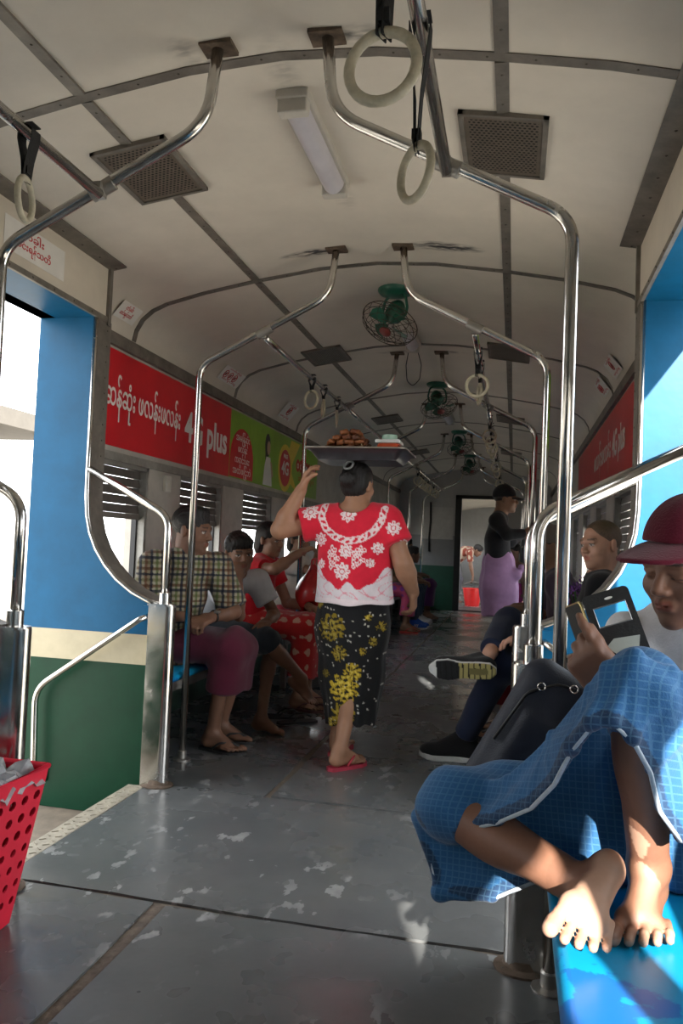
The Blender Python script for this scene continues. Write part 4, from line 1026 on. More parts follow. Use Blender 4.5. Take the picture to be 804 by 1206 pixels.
def s_foot(S, a, f, u, side=1, s=1., toes=True, splay=.0):
    """a ankle, f toe direction, u up; big toe lies towards side*(f x u)"""
    f = unit(f); u = np.asarray(u, float); u = unit(u-f*np.dot(u, f)); t = np.cross(f, u)*side; R = np.stack([t, f, u], 1); a = np.asarray(a, float)
    T = lambda x, y, z: a+R@(np.array((x, y, z))*s)
    S.ell(T(0, -.03, -.052), V3(.029, .038, .032)*s, R, .02); S.ell(T(0, -.015, -.02), V3(.032, .036, .04)*s, R, .02)
    S.cone(T(0, 0, -.01), T(.004, .1, -.058), .033*s, .021*s, .025)
    S.cone(T(-.006, -.02, -.062), T(-.016, .1, -.07), .024*s, .017*s, .02); S.cone(T(.006, .03, -.055), T(.018, .1, -.068), .018*s, .019*s, .02)
    S.ell(T(.018, .108, -.07), V3(.024, .028, .017)*s, R, .015); S.ell(T(-.02, .098, -.073), V3(.022, .03, .014)*s, R, .015)
    if toes:
        for i in range(5):
            x = (.028, .0065, -.0115, -.0285, -.0435)[i]; y = (.128, .128, .12, .11, .096)[i]; L = (.05, .045, .041, .036, .031)[i]; r = (.0135, .0088, .0085, .0082, .008)[i]
            e = (x*(1.05+splay), y+L*.6, -.071); g = (x*(1.08+splay), y+L, -.0765)
            S.cone(T(x, y-.02, -.07), T(*e), r*s*.88, r*s*.92, .005); S.cone(T(*e), T(*g), r*s*1.02, r*.98*s, .002)
    return R
def s_leg(S, h, kn, an, r=(.078, .054, .036), calf=None):
    h, kn, an = (np.asarray(x, float) for x in (h, kn, an)); S.cone(h, kn, r[0], r[1], .03); S.cone(kn, an, r[1]*.92, r[2], .02)
    d = an-kn; m = kn+d*.33; b = np.asarray(calf, float) if calf is not None else V3(0, 0, 0)
    S.ell(m+b*.014, V3(.047, .1, .05)*(r[1]/.054), frame(d, b if calf is not None else (V3(1, 0, 0) if abs(unit(d)[0]) < .9 else V3(0, 1, 0))), .03)
def s_arm(S, sh, el, wr, r=(.045, .037, .026)):
    S.cone(sh, el, r[0], r[1], .025); el = np.asarray(el, float); wr = np.asarray(wr, float)
    S.cone(el, el+(wr-el)*.3, r[1], r[1]*1.04, .02); S.cone(el+(wr-el)*.3, wr, r[1]*1.04, r[2], .02)
def s_torso(S, pel, che, neck, shl, shr, r=1., front=None, belly=0):
    """pel, che, neck: pelvis, chest, neck base; shl/shr shoulders"""
    pel, che, neck, shl, shr = (np.asarray(x, float) for x in (pel, che, neck, shl, shr)); lat = unit(shl-shr); up = unit(neck-pel); fr = unit(np.cross(up, lat)) if front is None else unit(front)
    S.cone(pel, che, .135*r, .135*r, .05, flat=(fr, .72)); S.cone(che, neck*.75+che*.25, .135*r, .09*r, .05, flat=(fr, .7))
    S.cone(shl, shr, .055*r, .055*r, .06); S.cone(neck-up*.02, (shl*.8+neck*.2), .05*r, .055*r, .05); S.cone(neck-up*.02, (shr*.8+neck*.2), .05*r, .055*r, .05)
    return lat, up, fr
SK = lambda c, V, seed=1, amp=.12: np.tile(np.asarray(c, float), (len(V), 1))*(1+amp*vnoise(V, 18, seed)[:, None])
M_skin = vmat('skin', .5, .08, 160, .4, .06, .0, 30)
M_cloth = vmat('printed_cloth', .85, .25, 220, .15, .06, 0, 30, .15)
M_hair = vmat('black_hair', .45, .5, 260, .4, .25, 0, 90)
HAIRC = (.012, .01, .01)
def hair_sdf(c, R, s=1., style='short', vox=.005, up=0):
    S = SDF(vox); T = lambda *p: c+R@(np.array(p)*s)
    if style == 'buzz': S.ell(T(0, -.016, .039), V3(.0765, .0945, .0825)*s, R, 0)
    else: S.ell(T(0, -.017, .043), V3(.082, .099, .0875)*s, R, .01)
    if style in ('short',): S.ell(T(0, .03, .1), V3(.056, .045, .026)*s, R, .02)
    if style == 'fringe': S.ell(T(0, .062, .07), V3(.066, .04, .042)*s, R, .02)
    if style in ('bun', 'long', 'bob'): S.ell(T(0, -.045, .0), V3(.076, .068, .08)*s, R, .02)
    if style == 'bun': S.ell(T(.0, -.115, .025), V3(.048, .035, .045)*s, R, .015)
    if style == 'bob': S.ell(T(0, -.055, -.05), V3(.078, .06, .07)*s, R, .02)
    if style == 'long': S.ell(T(0, -.085, -.11), V3(.055, .035, .14)*s, R, .03)
    fz = {'short': .042, 'fringe': .03, 'buzz': .052}.get(style, .05)
    S.ell(T(0, .105, -.045), V3(.068, .082, .045+fz)*s, R, .012, 's')
    S.box(T(0, .1, -.11), V3(.2, .1+(.02 if style in ('short', 'buzz', 'fringe') else 0), .1)*s, R, .005, .012, 's')
    if style in ('short', 'buzz', 'fringe'):
        S.box(T(0, -.02, -.155), V3(.2, .2, .1)*s, R, .005, .012, 's')
        for q in (-1, 1): S.ell(T(q*.08, .0, -.035), V3(.03, .03, .045)*s, R, .01, 's')
    return S
def seat_cut(S, s, fa):
    x0 = CX+s*(fa-.022); S.box(V3(x0+s*.5, 5, .315), V3(.5, 30, .113), None, .002, 0, 's')
class Person:
    def __init__(s, label, loc, skin, vox=.006, cat='person', group=None, name='person'):
        s.root = thing(name, label, cat, loc, group); s.skin = np.array(skin); s.vox = vox; s.S = SDF(vox); s.heads = []; s.post = []; s.seat = None
    def head(s, c, R, sc=1., neck=None, hair='short', haircol=HAIRC, **kw):
        st = kw.pop('stubble', 0); dn = kw.pop('down', False); c = np.asarray(c, float); s_head(s.S, c, R, sc, neck, **kw); s.heads.append((c, R, sc, haircol, st, dn))
        if hair:
            H = hair_sdf(c, R, sc, hair, min(s.vox, .005)); rr = np.random.RandomState(3)
            me = H.mesh('hair', lambda p: .0022*np.sin(((p-c)@R)[:, 0]*420+3*vnoise(p, 30, 5)) if hair != 'buzz' else np.zeros(len(p)), lambda V: SK(haircol, V, 2, .25)); part('hair', me, M_hair, s.root)
    def body(s, extra=None):
        def col(V):
            C = SK(s.skin, V, 1, .1)
            for c, R, sc, hc, st, dn in s.heads: C = c_head(C, V, c, R, hc, sc, tuple(s.skin*V3(.95, .55, .55)), stubble=st, down=dn)
            for f in s.post: C = f(C, V)
            return C
        if s.seat: seat_cut(s.S, *s.seat)
        return part('body', s.S.mesh('body', None, col), M_skin, s.root)
    def cloth(s, name, S, col, disp=None, mat_=None, label=None):
        if s.seat: seat_cut(S, *s.seat)
        return part(name, S.mesh(name, disp, col), mat_ or M_cloth, s.root, label=label)
def folds(amp, sc, seed, dirv=None, f2=0):
    def g(p):
        o = amp*vnoise(p, sc, seed)
        if dirv is not None: o += f2*np.sin((p@np.asarray(dirv, float))+2*vnoise(p, 9, seed+1))
        return o
    return g
def shirt(pers, name, pel, che, neck, shl, shr, arms, r=1.1, sleeve=.6, col=None, disp=None, hem=None, vox=None, collar=False, extra=None, front=None):
    """arms: list of (sh, el, wr); sleeve <= 1 stops on the upper arm, up to 2 reaches the wrist"""
    S = SDF(vox or pers.vox); lat, up, fr = s_torso(S, pel, che, neck, shl, shr, r, front)
    for sh, el, wr in arms:
        sh, el, wr = (np.asarray(x, float) for x in (sh, el, wr))
        if sleeve <= 1: S.cone(sh, sh+(el-sh)*sleeve, .058*r, .058*r, .04, cut='b')
        else:
            S.cone(sh, el, .055*r, .047*r, .04); S.cone(el, el+(wr-el)*(sleeve-1), .047*r, .038*r, .02, cut='b')
    neck = np.asarray(neck, float)
    if collar:
        S.cone(neck-up*.005, neck+up*.035, .066, .06, .01)
    S.cone(neck+up*.01+fr*.01, neck+up*.12+fr*.045, .05, .062, .008, 's')
    if extra: extra(S)
    return pers.cloth(name, S, col, disp)
# ------------------------------------------------------------------ small worn things
def flipflop(pers, ank, f, side, s=1., col=(.5, .03, .05), name='sandal', sole=(.5, .03, .05)):
    f = unit(f); u = V3(0, 0, 1); t = np.cross(f, u)*side; R = np.stack([t, f, u], 1); a = np.asarray(ank, float)
    T = lambda x, y, z: a+R@(np.array((x, y, z))*s)
    out = [(.0, -.075), (.03, -.062), (.036, -.02), (.034, .04), (.047, .1), (.046, .15), (.03, .185), (.0, .188), (-.03, .165), (-.046, .12), (-.042, .05), (-.034, -.02), (-.028, -.062)]
    m = mat('sandal_%d_%d_%d' % tuple(int(c*99) for c in sole), sole, .6)
    top = max(.014, a[2]-.086*s)
    o = part(name, prism(BM(), out, top-.001, lambda x, y, w: Vector((*T(x, y, 0)[:2], .001+w))), m, pers.root)
    m2 = mat('sandal_strap_%d_%d_%d' % tuple(int(c*99) for c in col), col, .5)
    for q in (.042, -.042):
        pts = [T(q, .02, -.08), T(q*.9, .06, -.045), T(.012+q*.2, .11, -.045), T(.016, .145, -.062)]
        part('strap', tube(BM(), fillet(pts, .03, 4), .006, 6, flat=1), m2, o, True)
    return o
def shoe(S, a, f, u, s=1.):
    R = frame(f, u); a = np.asarray(a, float); T = lambda x, y, z: a+R@(np.array((x, y, z))*s)
    S.cone(T(0, -.03, -.055), T(0, .16, -.066), .04*s, .03*s, .03, flat=(R[:, 2], .9)); S.ell(T(0, .13, -.062), V3(.045, .07, .03)*s, R, .03); S.ell(T(0, -.035, -.045), V3(.037, .045, .045)*s, R, .03)
    S.cone(T(0, -.005, .005), T(0, .08, -.04), .043*s, .035*s, .03)
    return R, T
def sneaker(pers, a, f, u, upper, sole, s=1., stripes=None, window=None, name='sneaker', vox=.005):
    S = SDF(vox); R, T = shoe(S, a, f, u, s); S.box(T(0, .04, -.13), V3(.2, .4, .04)*s, R, .001, .004, 's')
    o = part(name, S.mesh(name, None, lambda V: np.tile(np.array(upper), (len(V), 1))), M_cloth, pers.root)
    S = SDF(vox)
    def f_(p):
        q = (p-T(0, 0, 0))@R/s; w = np.interp(q[..., 1], [-.085, -.06, 0, .06, .12, .17, .205], [.012, .034, .036, .034, .046, .04, .012]); d = np.abs(q[..., 0])-w
        d = np.maximum(d, np.abs(q[..., 1]-.06)-.145); zc = q[..., 2]+.093-np.interp(q[..., 1], [-.08, .14, .2], [0, 0, .012]); return np.maximum(d, np.abs(zc)-.013)*s
    c = T(0, .06, -.09); S.fn(f_, c-.18*s, c+.18*s)
    def cs(V):
        q = (V-T(0, 0, 0))@R/s; C = np.tile(np.array(sole), (len(V), 1)); b = q[:, 2] < -.1
        if window is not None:
            C[b & (q[:, 1] > .07)] = (.015, .015, .016); C[b & (q[:, 1] <= .07)] = window; C[b & (np.sin(q[:, 1]*260) > .75)] = (.01, .01, .01)
            C[b & (np.abs(q[:, 0]) < .014) & (q[:, 1] < .03) & (q[:, 1] > -.05)] = np.array(window)*.45
        return C
    so = part('sole', S.mesh('sole', None, cs), M_cloth, o)
    for k in range(4): part('lace', tube(BM(), [T(-.025, .05+.018*k, -.022-.008*k), T(0, .055+.018*k, -.008-.01*k), T(.025, .05+.018*k, -.022-.008*k)], .0035*s, 5), mat('lace_dark', (.03, .03, .035), .8) if stripes is None else mat('lace_white', (.6, .6, .6), .8), o)
    if stripes is not None:
        for k in range(3):
            for q in (-1, 1): part('side_stripe', tube(BM(), [T(q*.046, .03+.022*k, -.075), T(q*.044, .045+.022*k, -.035)], .005*s, 5), mat('stripe_dark', stripes, .6), o)
    return o
def cap(pers, c, R, s, col, name='cap', back=False, vox=.005, down=.0, w=1., lift=.0):
    T = lambda x, y, z: c+R@(np.array((x, y, z))*s)
    S = SDF(vox); S.ell(T(0, -.014, .04), V3(.083, .103, .1)*s, R, 0); S.box(T(0, 0, -.078+lift), V3(.2, .2, .1)*s, R@eul(0, .08), .001, .006, 's')
    S.ell(T(0, -.014, .138), V3(.01, .01, .006)*s, R, .004)
    o = part(name, S.mesh(name, lambda p: .0012*np.sin(np.arctan2(((p-c)@R)[:, 0], ((p-c)@R)[:, 1]+.014)*6), lambda V: SK(col, V, 3, .08)), M_cloth, pers.root)
    S = SDF(min(vox, .004)); sg = -1 if back else 1
    def f_(p):
        q = (p-c)@R/s; x, y, z = q[..., 0], q[..., 1]*sg, q[..., 2]; r = np.sqrt((x/.078)**2+((y-.06)/.108)**2)
        zc = z-lift-(.026-3.8*x*x*w-.22*(y-.07)-down*(y-.07)); d = np.maximum(np.maximum((r-1)*.07, np.abs(zc)-.0045), -(y-.052)); return d*s
    S.fn(f_, T(0, sg*.11, .0)-.16*s, T(0, sg*.11, .0)+.16*s)
    part('cap_brim', S.mesh('cap_brim', None, lambda V: SK(col, V, 4, .08)), M_cloth, o)
    return o
DIRV = lambda x, y: -math.atan2(x, y)     # heading (x, y) -> yaw
# ================================================================== the walking food vendor
def vendor():
    sk = V3(.36, .185, .11)
    P = Person('barefaced woman in red and white flowered blouse walking with a tray on her head', (-.8, 3.82, 0), sk, .006); S = P.S
    P.root['label'] = 'woman in red flowered blouse and black longyi carrying a tray on her head'
    pel, che, neck = V3(-.785, 3.84, .86), V3(-.787, 3.82, 1.09), V3(-.785, 3.815, 1.285); shl, shr = V3(-.945, 3.82, 1.225), V3(-.625, 3.82, 1.23)
    s_torso(S, pel, che, neck, shl, shr, 1.0, V3(0, 1, 0))
    R = eul(-.35, -.02, .0); hc = V3(-.785, 3.835, 1.408); P.head(hc, R, .93, neck, 'bun')
    el, wl = V3(-1.165, 3.75, 1.165), V3(-1.065, 3.76, 1.375); s_arm(S, shl, el, wl, (.055, .046, .03)); s_hand(S, wl, V3(.28, .0, 1), V3(.9, .25, -.1), -1, (.35, .35, .4, .5), (.5, .5))
    er, wr = V3(-.535, 3.8, 1.02), V3(-.49, 3.88, .875); s_arm(S, shr, er, wr, (.056, .047, .032)); s_hand(S, wr, V3(0, .35, -1), V3(-1, .1, 0), 1, (.4, .45, .5, .5), (.4, .4))
    ra, la = V3(-.80, 3.72, .105), V3(-.875, 3.98, .105)
    s_leg(S, V3(-.7, 3.84, .8), V3(-.765, 3.86, .46), ra, (.08, .057, .034), V3(0, -1, 0)); s_leg(S, V3(-.87, 3.84, .8), V3(-.86, 4.0, .46), la, (.08, .057, .034), V3(0, -1, 0))
    s_foot(S, ra, V3(.6, .8, 0), V3(0, 0, 1), -1, .95); s_foot(S, la, V3(.15, 1, 0), V3(0, 0, 1), 1, .95)
    P.body()
    # blouse with a batik print
    zx = lambda a: -.786+(310+a*.3817-418)*.0043; zz = lambda b: 1.442-(470+b*.3817-562)*.0043
    fl = [(150, 352, 24), (272, 355, 25), (408, 392, 22), (185, 435, 20), (272, 467, 22), (365, 455, 18), (262, 528, 26), (190, 508, 14), (345, 500, 14), (440, 440, 15)]
    ar = [(190, 330), (185, 365), (200, 400), (235, 425), (275, 437), (318, 428), (350, 405), (372, 370), (378, 335)]
    sp = [(230, 465), (240, 490), (222, 480), (310, 470), (318, 492), (300, 480), (228, 510), (300, 505), (320, 462)]
    def bc(V):
        x, y, z = V.T; C = SK((.68, .02, .045), V, 7, .05); dx = np.abs(x+.785); back = y < 3.86
        zb = .885+.85*dx**1.35+.022*np.sin(x*38)+.012*np.sin(x*71+1); wm = z < zb; wm |= (dx > .195) & (z < 1.09) & (z > .8)
        C[wm] = (.72, .64, .66); cr = wm & (np.abs(np.sin(x*34+3*np.sin(z*30))*np.sin(z*42+2*np.sin(x*26))) < .07); C[cr] = (.75, .3, .36); C[wm & (z < .835)] = (.8, .68, .7)
        for a, b, r in fl:
            r_ = r*.00164*1.05; ddx, ddz = x-zx(a), z-zz(b); d = np.hypot(ddx, ddz); th = np.arctan2(ddz, ddx)
            pet = r_*(.62+.38*np.abs(np.cos(th*4))); m = back & (d < pet) & ~((d > .25*r_) & (d < .36*r_)) & ~((np.abs(np.cos(th*4)) > .97) & (d > .5*r_) & (d < .8*r_)); C[m] = (.85, .72, .72)
        A = np.array([(zx(a), zz(b)) for a, b in ar]); t = 0
        for i in range(len(A)-1):
            p, q = A[i], A[i+1]; dd = q-p; L2 = dd@dd; u = np.clip(((x-p[0])*dd[0]+(z-p[1])*dd[1])/L2, 0, 1); dist = np.hypot(x-p[0]-u*dd[0], z-p[1]-u*dd[1])
            ph = (i+u)*6.0; sd = ((x-p[0])*dd[1]-(z-p[1])*dd[0])/math.sqrt(L2)
            m = back & (dist < .0175) & ((np.abs(np.abs(dist)-.015) < .004) | (np.sin(ph*2+sd*160) > .1)); C[m] = (.82, .66, .66)
        for a, b in sp:
            for k in range(3):
                cx, cz = zx(a)+.012*math.cos(k*2.1), zz(b)+.014*math.sin(k*2.1); m = back & (np.abs(np.hypot((x-cx)*1.3, z-cz)-.009) < .0032); C[m] = (.85, .7, .7)
        return C
    def extra(S):
        S.cone(V3(-.787, 3.815, 1.08), V3(-.78, 3.83, .815), .165, .2, .06, flat=(V3(0, 1, 0), .72), cut='b')
        S.cone(V3(-.787, 3.815, 1.16), V3(-.785, 3.82, 1.0), .165, .168, .06, flat=(V3(0, 1, 0), .68))
        for sh, e in ((shl, el), (shr, er)): S.cone(sh, sh+(e-sh)*.5, .068, .083, .05, cut='b')
        S.cone(V3(-.785, 3.8, 1.29), V3(-.785, 3.9, 1.34), .085, .1, .01, 's')
    shirt(P, 'blouse', pel+V3(0, 0, .06), che, neck-V3(0, 0, .02), shl, shr, [(shl, el, wl), (shr, er, wr)], 1.1, .5, bc, lambda p: .004*vnoise(p, 14, 3)+.0045*np.sin(p[:, 0]*26+3*vnoise(p, 5, 8))*np.clip((1.12-p[:, 2])*4, 0, 1), vox=.005, extra=extra, front=V3(0, 1, 0))
    S = SDF(.005); fy = (V3(0, 1, 0), .8)
    S.chain([V3(-.785, 3.84, .87), V3(-.79, 3.855, .68), V3(-.785, 3.865, .45)], [.183, .183, .158], .05, flat=fy); S.cone(V3(-.785, 3.865, .45), V3(-.775, 3.845, .2), .158, .128, .05, flat=fy, cut='b')
    S.cone(V3(-.78, 3.85, .3), V3(-.775, 3.845, .1), .08, .1, .01, 's')
    g = [(275, 880, 48, 1.), (235, 700, 46, .45), (258, 775, 26, .55), (345, 665, 12, .8), (330, 765, 12, .7), (185, 632, 16, .5), (240, 985, 18, .6), (275, 960, 40, .55), (215, 840, 14, .4), (360, 735, 14, .5), (380, 690, 16, .5), (300, 830, 30, .8)]
    rr = np.random.RandomState(5); dots = [(rr.uniform(150, 390), rr.uniform(610, 1020)) for _ in range(150)]
    def kc(V):
        x, y, z = V.T; C = SK((.012, .012, .013), V, 3, .2); back = y < 3.9; NZ1 = vnoise(V*V3(1, .3, 1), 130, 21)+.5*vnoise(V, 300, 8)
        for a, b in dots: m = back & (np.hypot(x-zx(a), z-zz(b)) < .0042); C[m] = (.5, .48, .42)
        for a, b, r, w in g:
            r_ = r*.00164; ddx, ddz = x-zx(a), z-zz(b); d = np.hypot(ddx, ddz); th = np.arctan2(ddz, ddx); n = 1.6*vnoise(V*V3(1, .3, 1), 150, int(a)) if back is None else 1.9*NZ1+.7*np.sin(th*9+d*120)
            lim = r_*(.72+.28*np.abs(np.cos(th*5+a)))
            m = back & (d < lim) & (n > -.35); C[m] = V3(.52, .36, .03)*w; m2 = back & (d < lim*.75) & (n > .55); C[m2] = V3(.75, .58, .1)*w; m3 = back & (d < lim) & (n < -.75); C[m3] = (.02, .018, .01)
        return C
    P.cloth('longyi', S, kc, lambda p: .006*np.sin(np.arctan2(p[:, 0]+.78, p[:, 1]-3.85)*9+2*vnoise(p, 6, 2))*np.clip((.95-p[:, 2])*1.5, .2, 1)+.004*vnoise(p, 10, 4), label='black longyi printed with gold flowers')
    flipflop(P, ra+V3(0, 0, -.002), V3(.6, .8, 0), -1, .95, (.5, .04, .06), 'sandal', (.42, .03, .06)); flipflop(P, la, V3(.15, 1, 0), 1, .95, (.5, .04, .06), 'sandal', (.42, .03, .06))
    bm = BM(); c = hc+R@V3(.01, -.118, .09); ring(bm, c, .024, .006, R@V3(0, -.8, .5), 16, 6); part('hair_clip', bm, mat('hair_clip_grey', (.2, .2, .2), .3), P.root, True)
vendor()
# tray, snacks and boxes on her head
def tray():
    z0, z1 = 1.522, 1.578; c = V3(-.773, 3.835)
    T = thing('serving_tray', 'dark metal tray balanced on the head of the walking woman', 'tray', (c[0], c[1], z0))
    lv = [(.2, .15, z0), (.2, .15, z0+.003), (.235, .185, z1-.008), (.252, .2, z1-.004), (.252, .2, z1), (.232, .182, z1-.002), (.198, .148, z0+.008), (0, 0, z0+.008)]
    bm = BM(); rows = []
    for hx, hy, z in lv:
        pts = []
        for (sx, sy) in ((1, 1), (-1, 1), (-1, -1), (1, -1)):
            for k in range(4):
                a0 = {(1, 1): 0, (-1, 1): math.pi/2, (-1, -1): math.pi, (1, -1): 1.5*math.pi}[(sx, sy)]+k*math.pi/6; r = min(.03, hx, hy)
                pts.append(bm.verts.new((c[0]+sx*(hx-r)+r*math.cos(a0), c[1]+sy*(hy-r)+r*math.sin(a0), z)))
        rows.append(pts)
    for a, b in zip(rows, rows[1:]):
        for k in range(16): bm.faces.new((a[k], a[(k+1) % 16], b[(k+1) % 16], b[k]))
    bm.faces.new(rows[0][::-1]); bmesh.ops.remove_doubles(bm, verts=bm.verts[:], dist=1e-5)
    part('tray_body', bm, mat('tray_dark_metal', (.05, .048, .055), .35, .4, .3, 12), T, 'auto')
    part('rim', tube(BM(), fillet([(c[0]+sx*.252, c[1]+sy*.2, z1) for sx, sy in ((0, 1), (1, 1), (1, -1), (-1, -1), (-1, 1), (-.02, 1))], .035, 5), .005, 7), M_steel_dull, T, True)
    # snacks
    ms = [mat('fried_snack_%d' % k, cl, .45, 0, .4, 30, .5, 60) for k, cl in enumerate(((.16, .045, .015), (.24, .075, .02), (.1, .03, .012)))]
    mes = []
    for k in range(5):
        rn = random.Random(k+11); bm = BM(); bmesh.ops.create_icosphere(bm, subdivisions=2, radius=1)
        ph = [rn.uniform(0, 6) for _ in range(6)]
        for v in bm.verts:
            n = v.co.copy(); r = 1+.16*math.sin(4*n.x+ph[0])+.14*math.sin(5*n.y+ph[1])+.12*math.sin(6*n.z+ph[2])+.07*math.sin(11*n.x+7*n.y+ph[3])
            v.co = Vector((n.x*.034*r, n.y*.026*r, n.z*.017*r))
        me = bpy.data.meshes.new('snack'); bm.to_mesh(me); bm.free(); me.polygons.foreach_set('use_smooth', [True]*len(me.polygons)); me.materials.append(ms[k % 3]); mes.append(me)
    rn = random.Random(4); n = 0
    for layer, (zz, x0, x1, y0, y1, nx, ny) in enumerate(((1.551, -.935, -.735, 3.725, 3.945, 5, 6), (1.583, -.93, -.745, 3.73, 3.94, 4, 6), (1.615, -.92, -.755, 3.745, 3.92, 4, 5), (1.646, -.89, -.775, 3.76, 3.895, 3, 4), (1.676, -.855, -.795, 3.79, 3.85, 2, 2))):
        for i in range(nx):
            for j in range(ny):
                x = x0+(x1-x0)*(i+.5*(j % 2)*.6)/(nx-1+.3); y = y0+(y1-y0)*j/(ny-1)
                o = bpy.data.objects.new('fried_snack', mes[n % 5]); COL.objects.link(o); o.location = (x+rn.uniform(-.004, .004), y+rn.uniform(-.004, .004), zz+rn.uniform(-.003, .003))
                o.rotation_euler = (rn.uniform(-.4, .4), rn.uniform(-.4, .4), rn.uniform(0, 6)); s = rn.uniform(.76, .9); o.scale = (s, s, s)
                tag(o, 'golden brown fried snack in the heap on the carried tray', 'snack', 'fried snacks heaped on the tray'); n += 1
    for k in range(3):
        o = part('wooden_skewer', tube(BM(), [(-.86+.045*k, 3.75, 1.61+.01*k), (-.835+.045*k, 3.715, 1.57+.008*k)], .0022, 6), mat('skewer_wood', (.5, .38, .22), .7), None); tag(o, 'thin wooden skewer sticking out of the fried snacks', 'skewer', 'skewers in the fried snacks')
    # food box
    T = thing('food_box', 'clear plastic box of orange sauce with a white lid on the carried tray', 'box', (-.61, 3.79, z0+.01))
    x0, x1, y0, y1 = -.672, -.552, 3.74, 3.85; zb, zt = z0+.0095, z0+.098
    m = mat('sauce_orange_red', (.62, .1, .04), .2, 0, .35, 9); bm = BM(); 
    prism(bm, [(-.046, 0), (.046, 0), (.055, .085), (-.055, .085)], y1-y0, lambda u, v, w: Vector((-.626+u, y0+w, zb+v))); bmesh.ops.bevel(bm, geom=bm.edges[:], offset=.008, segments=2, affect='EDGES'); part('box_body', bm, m, T)
    bm = BM(); obox(bm, (-.626, (y0+y1)/2, zt+.004), (.062, .064, .009), None, .004); part('lid', bm, mat('lid_milky_white', (.62, .6, .58), .35), T)
    T = thing('small_tub', 'small pale green tub standing on the white box lid', 'tub', (-.626, 3.8, zt+.013))
    bm = BM(); lathe(bm, [(.036, 0), (.04, .018), (.04, .024), (.03, .026), (0, .026)], (-.626, 3.8, zt+.0135), 20); part('tub_body', bm, mat('pale_green_plastic', (.3, .45, .36), .35), T, 'auto')
    bm = BM(); ring(bm, (-.626, 3.8, zt+.039), .036, .004, (0, 0, 1), 20, 6); part('tub_rim', bm, MATS['pale_green_plastic'], T, True)
tray()
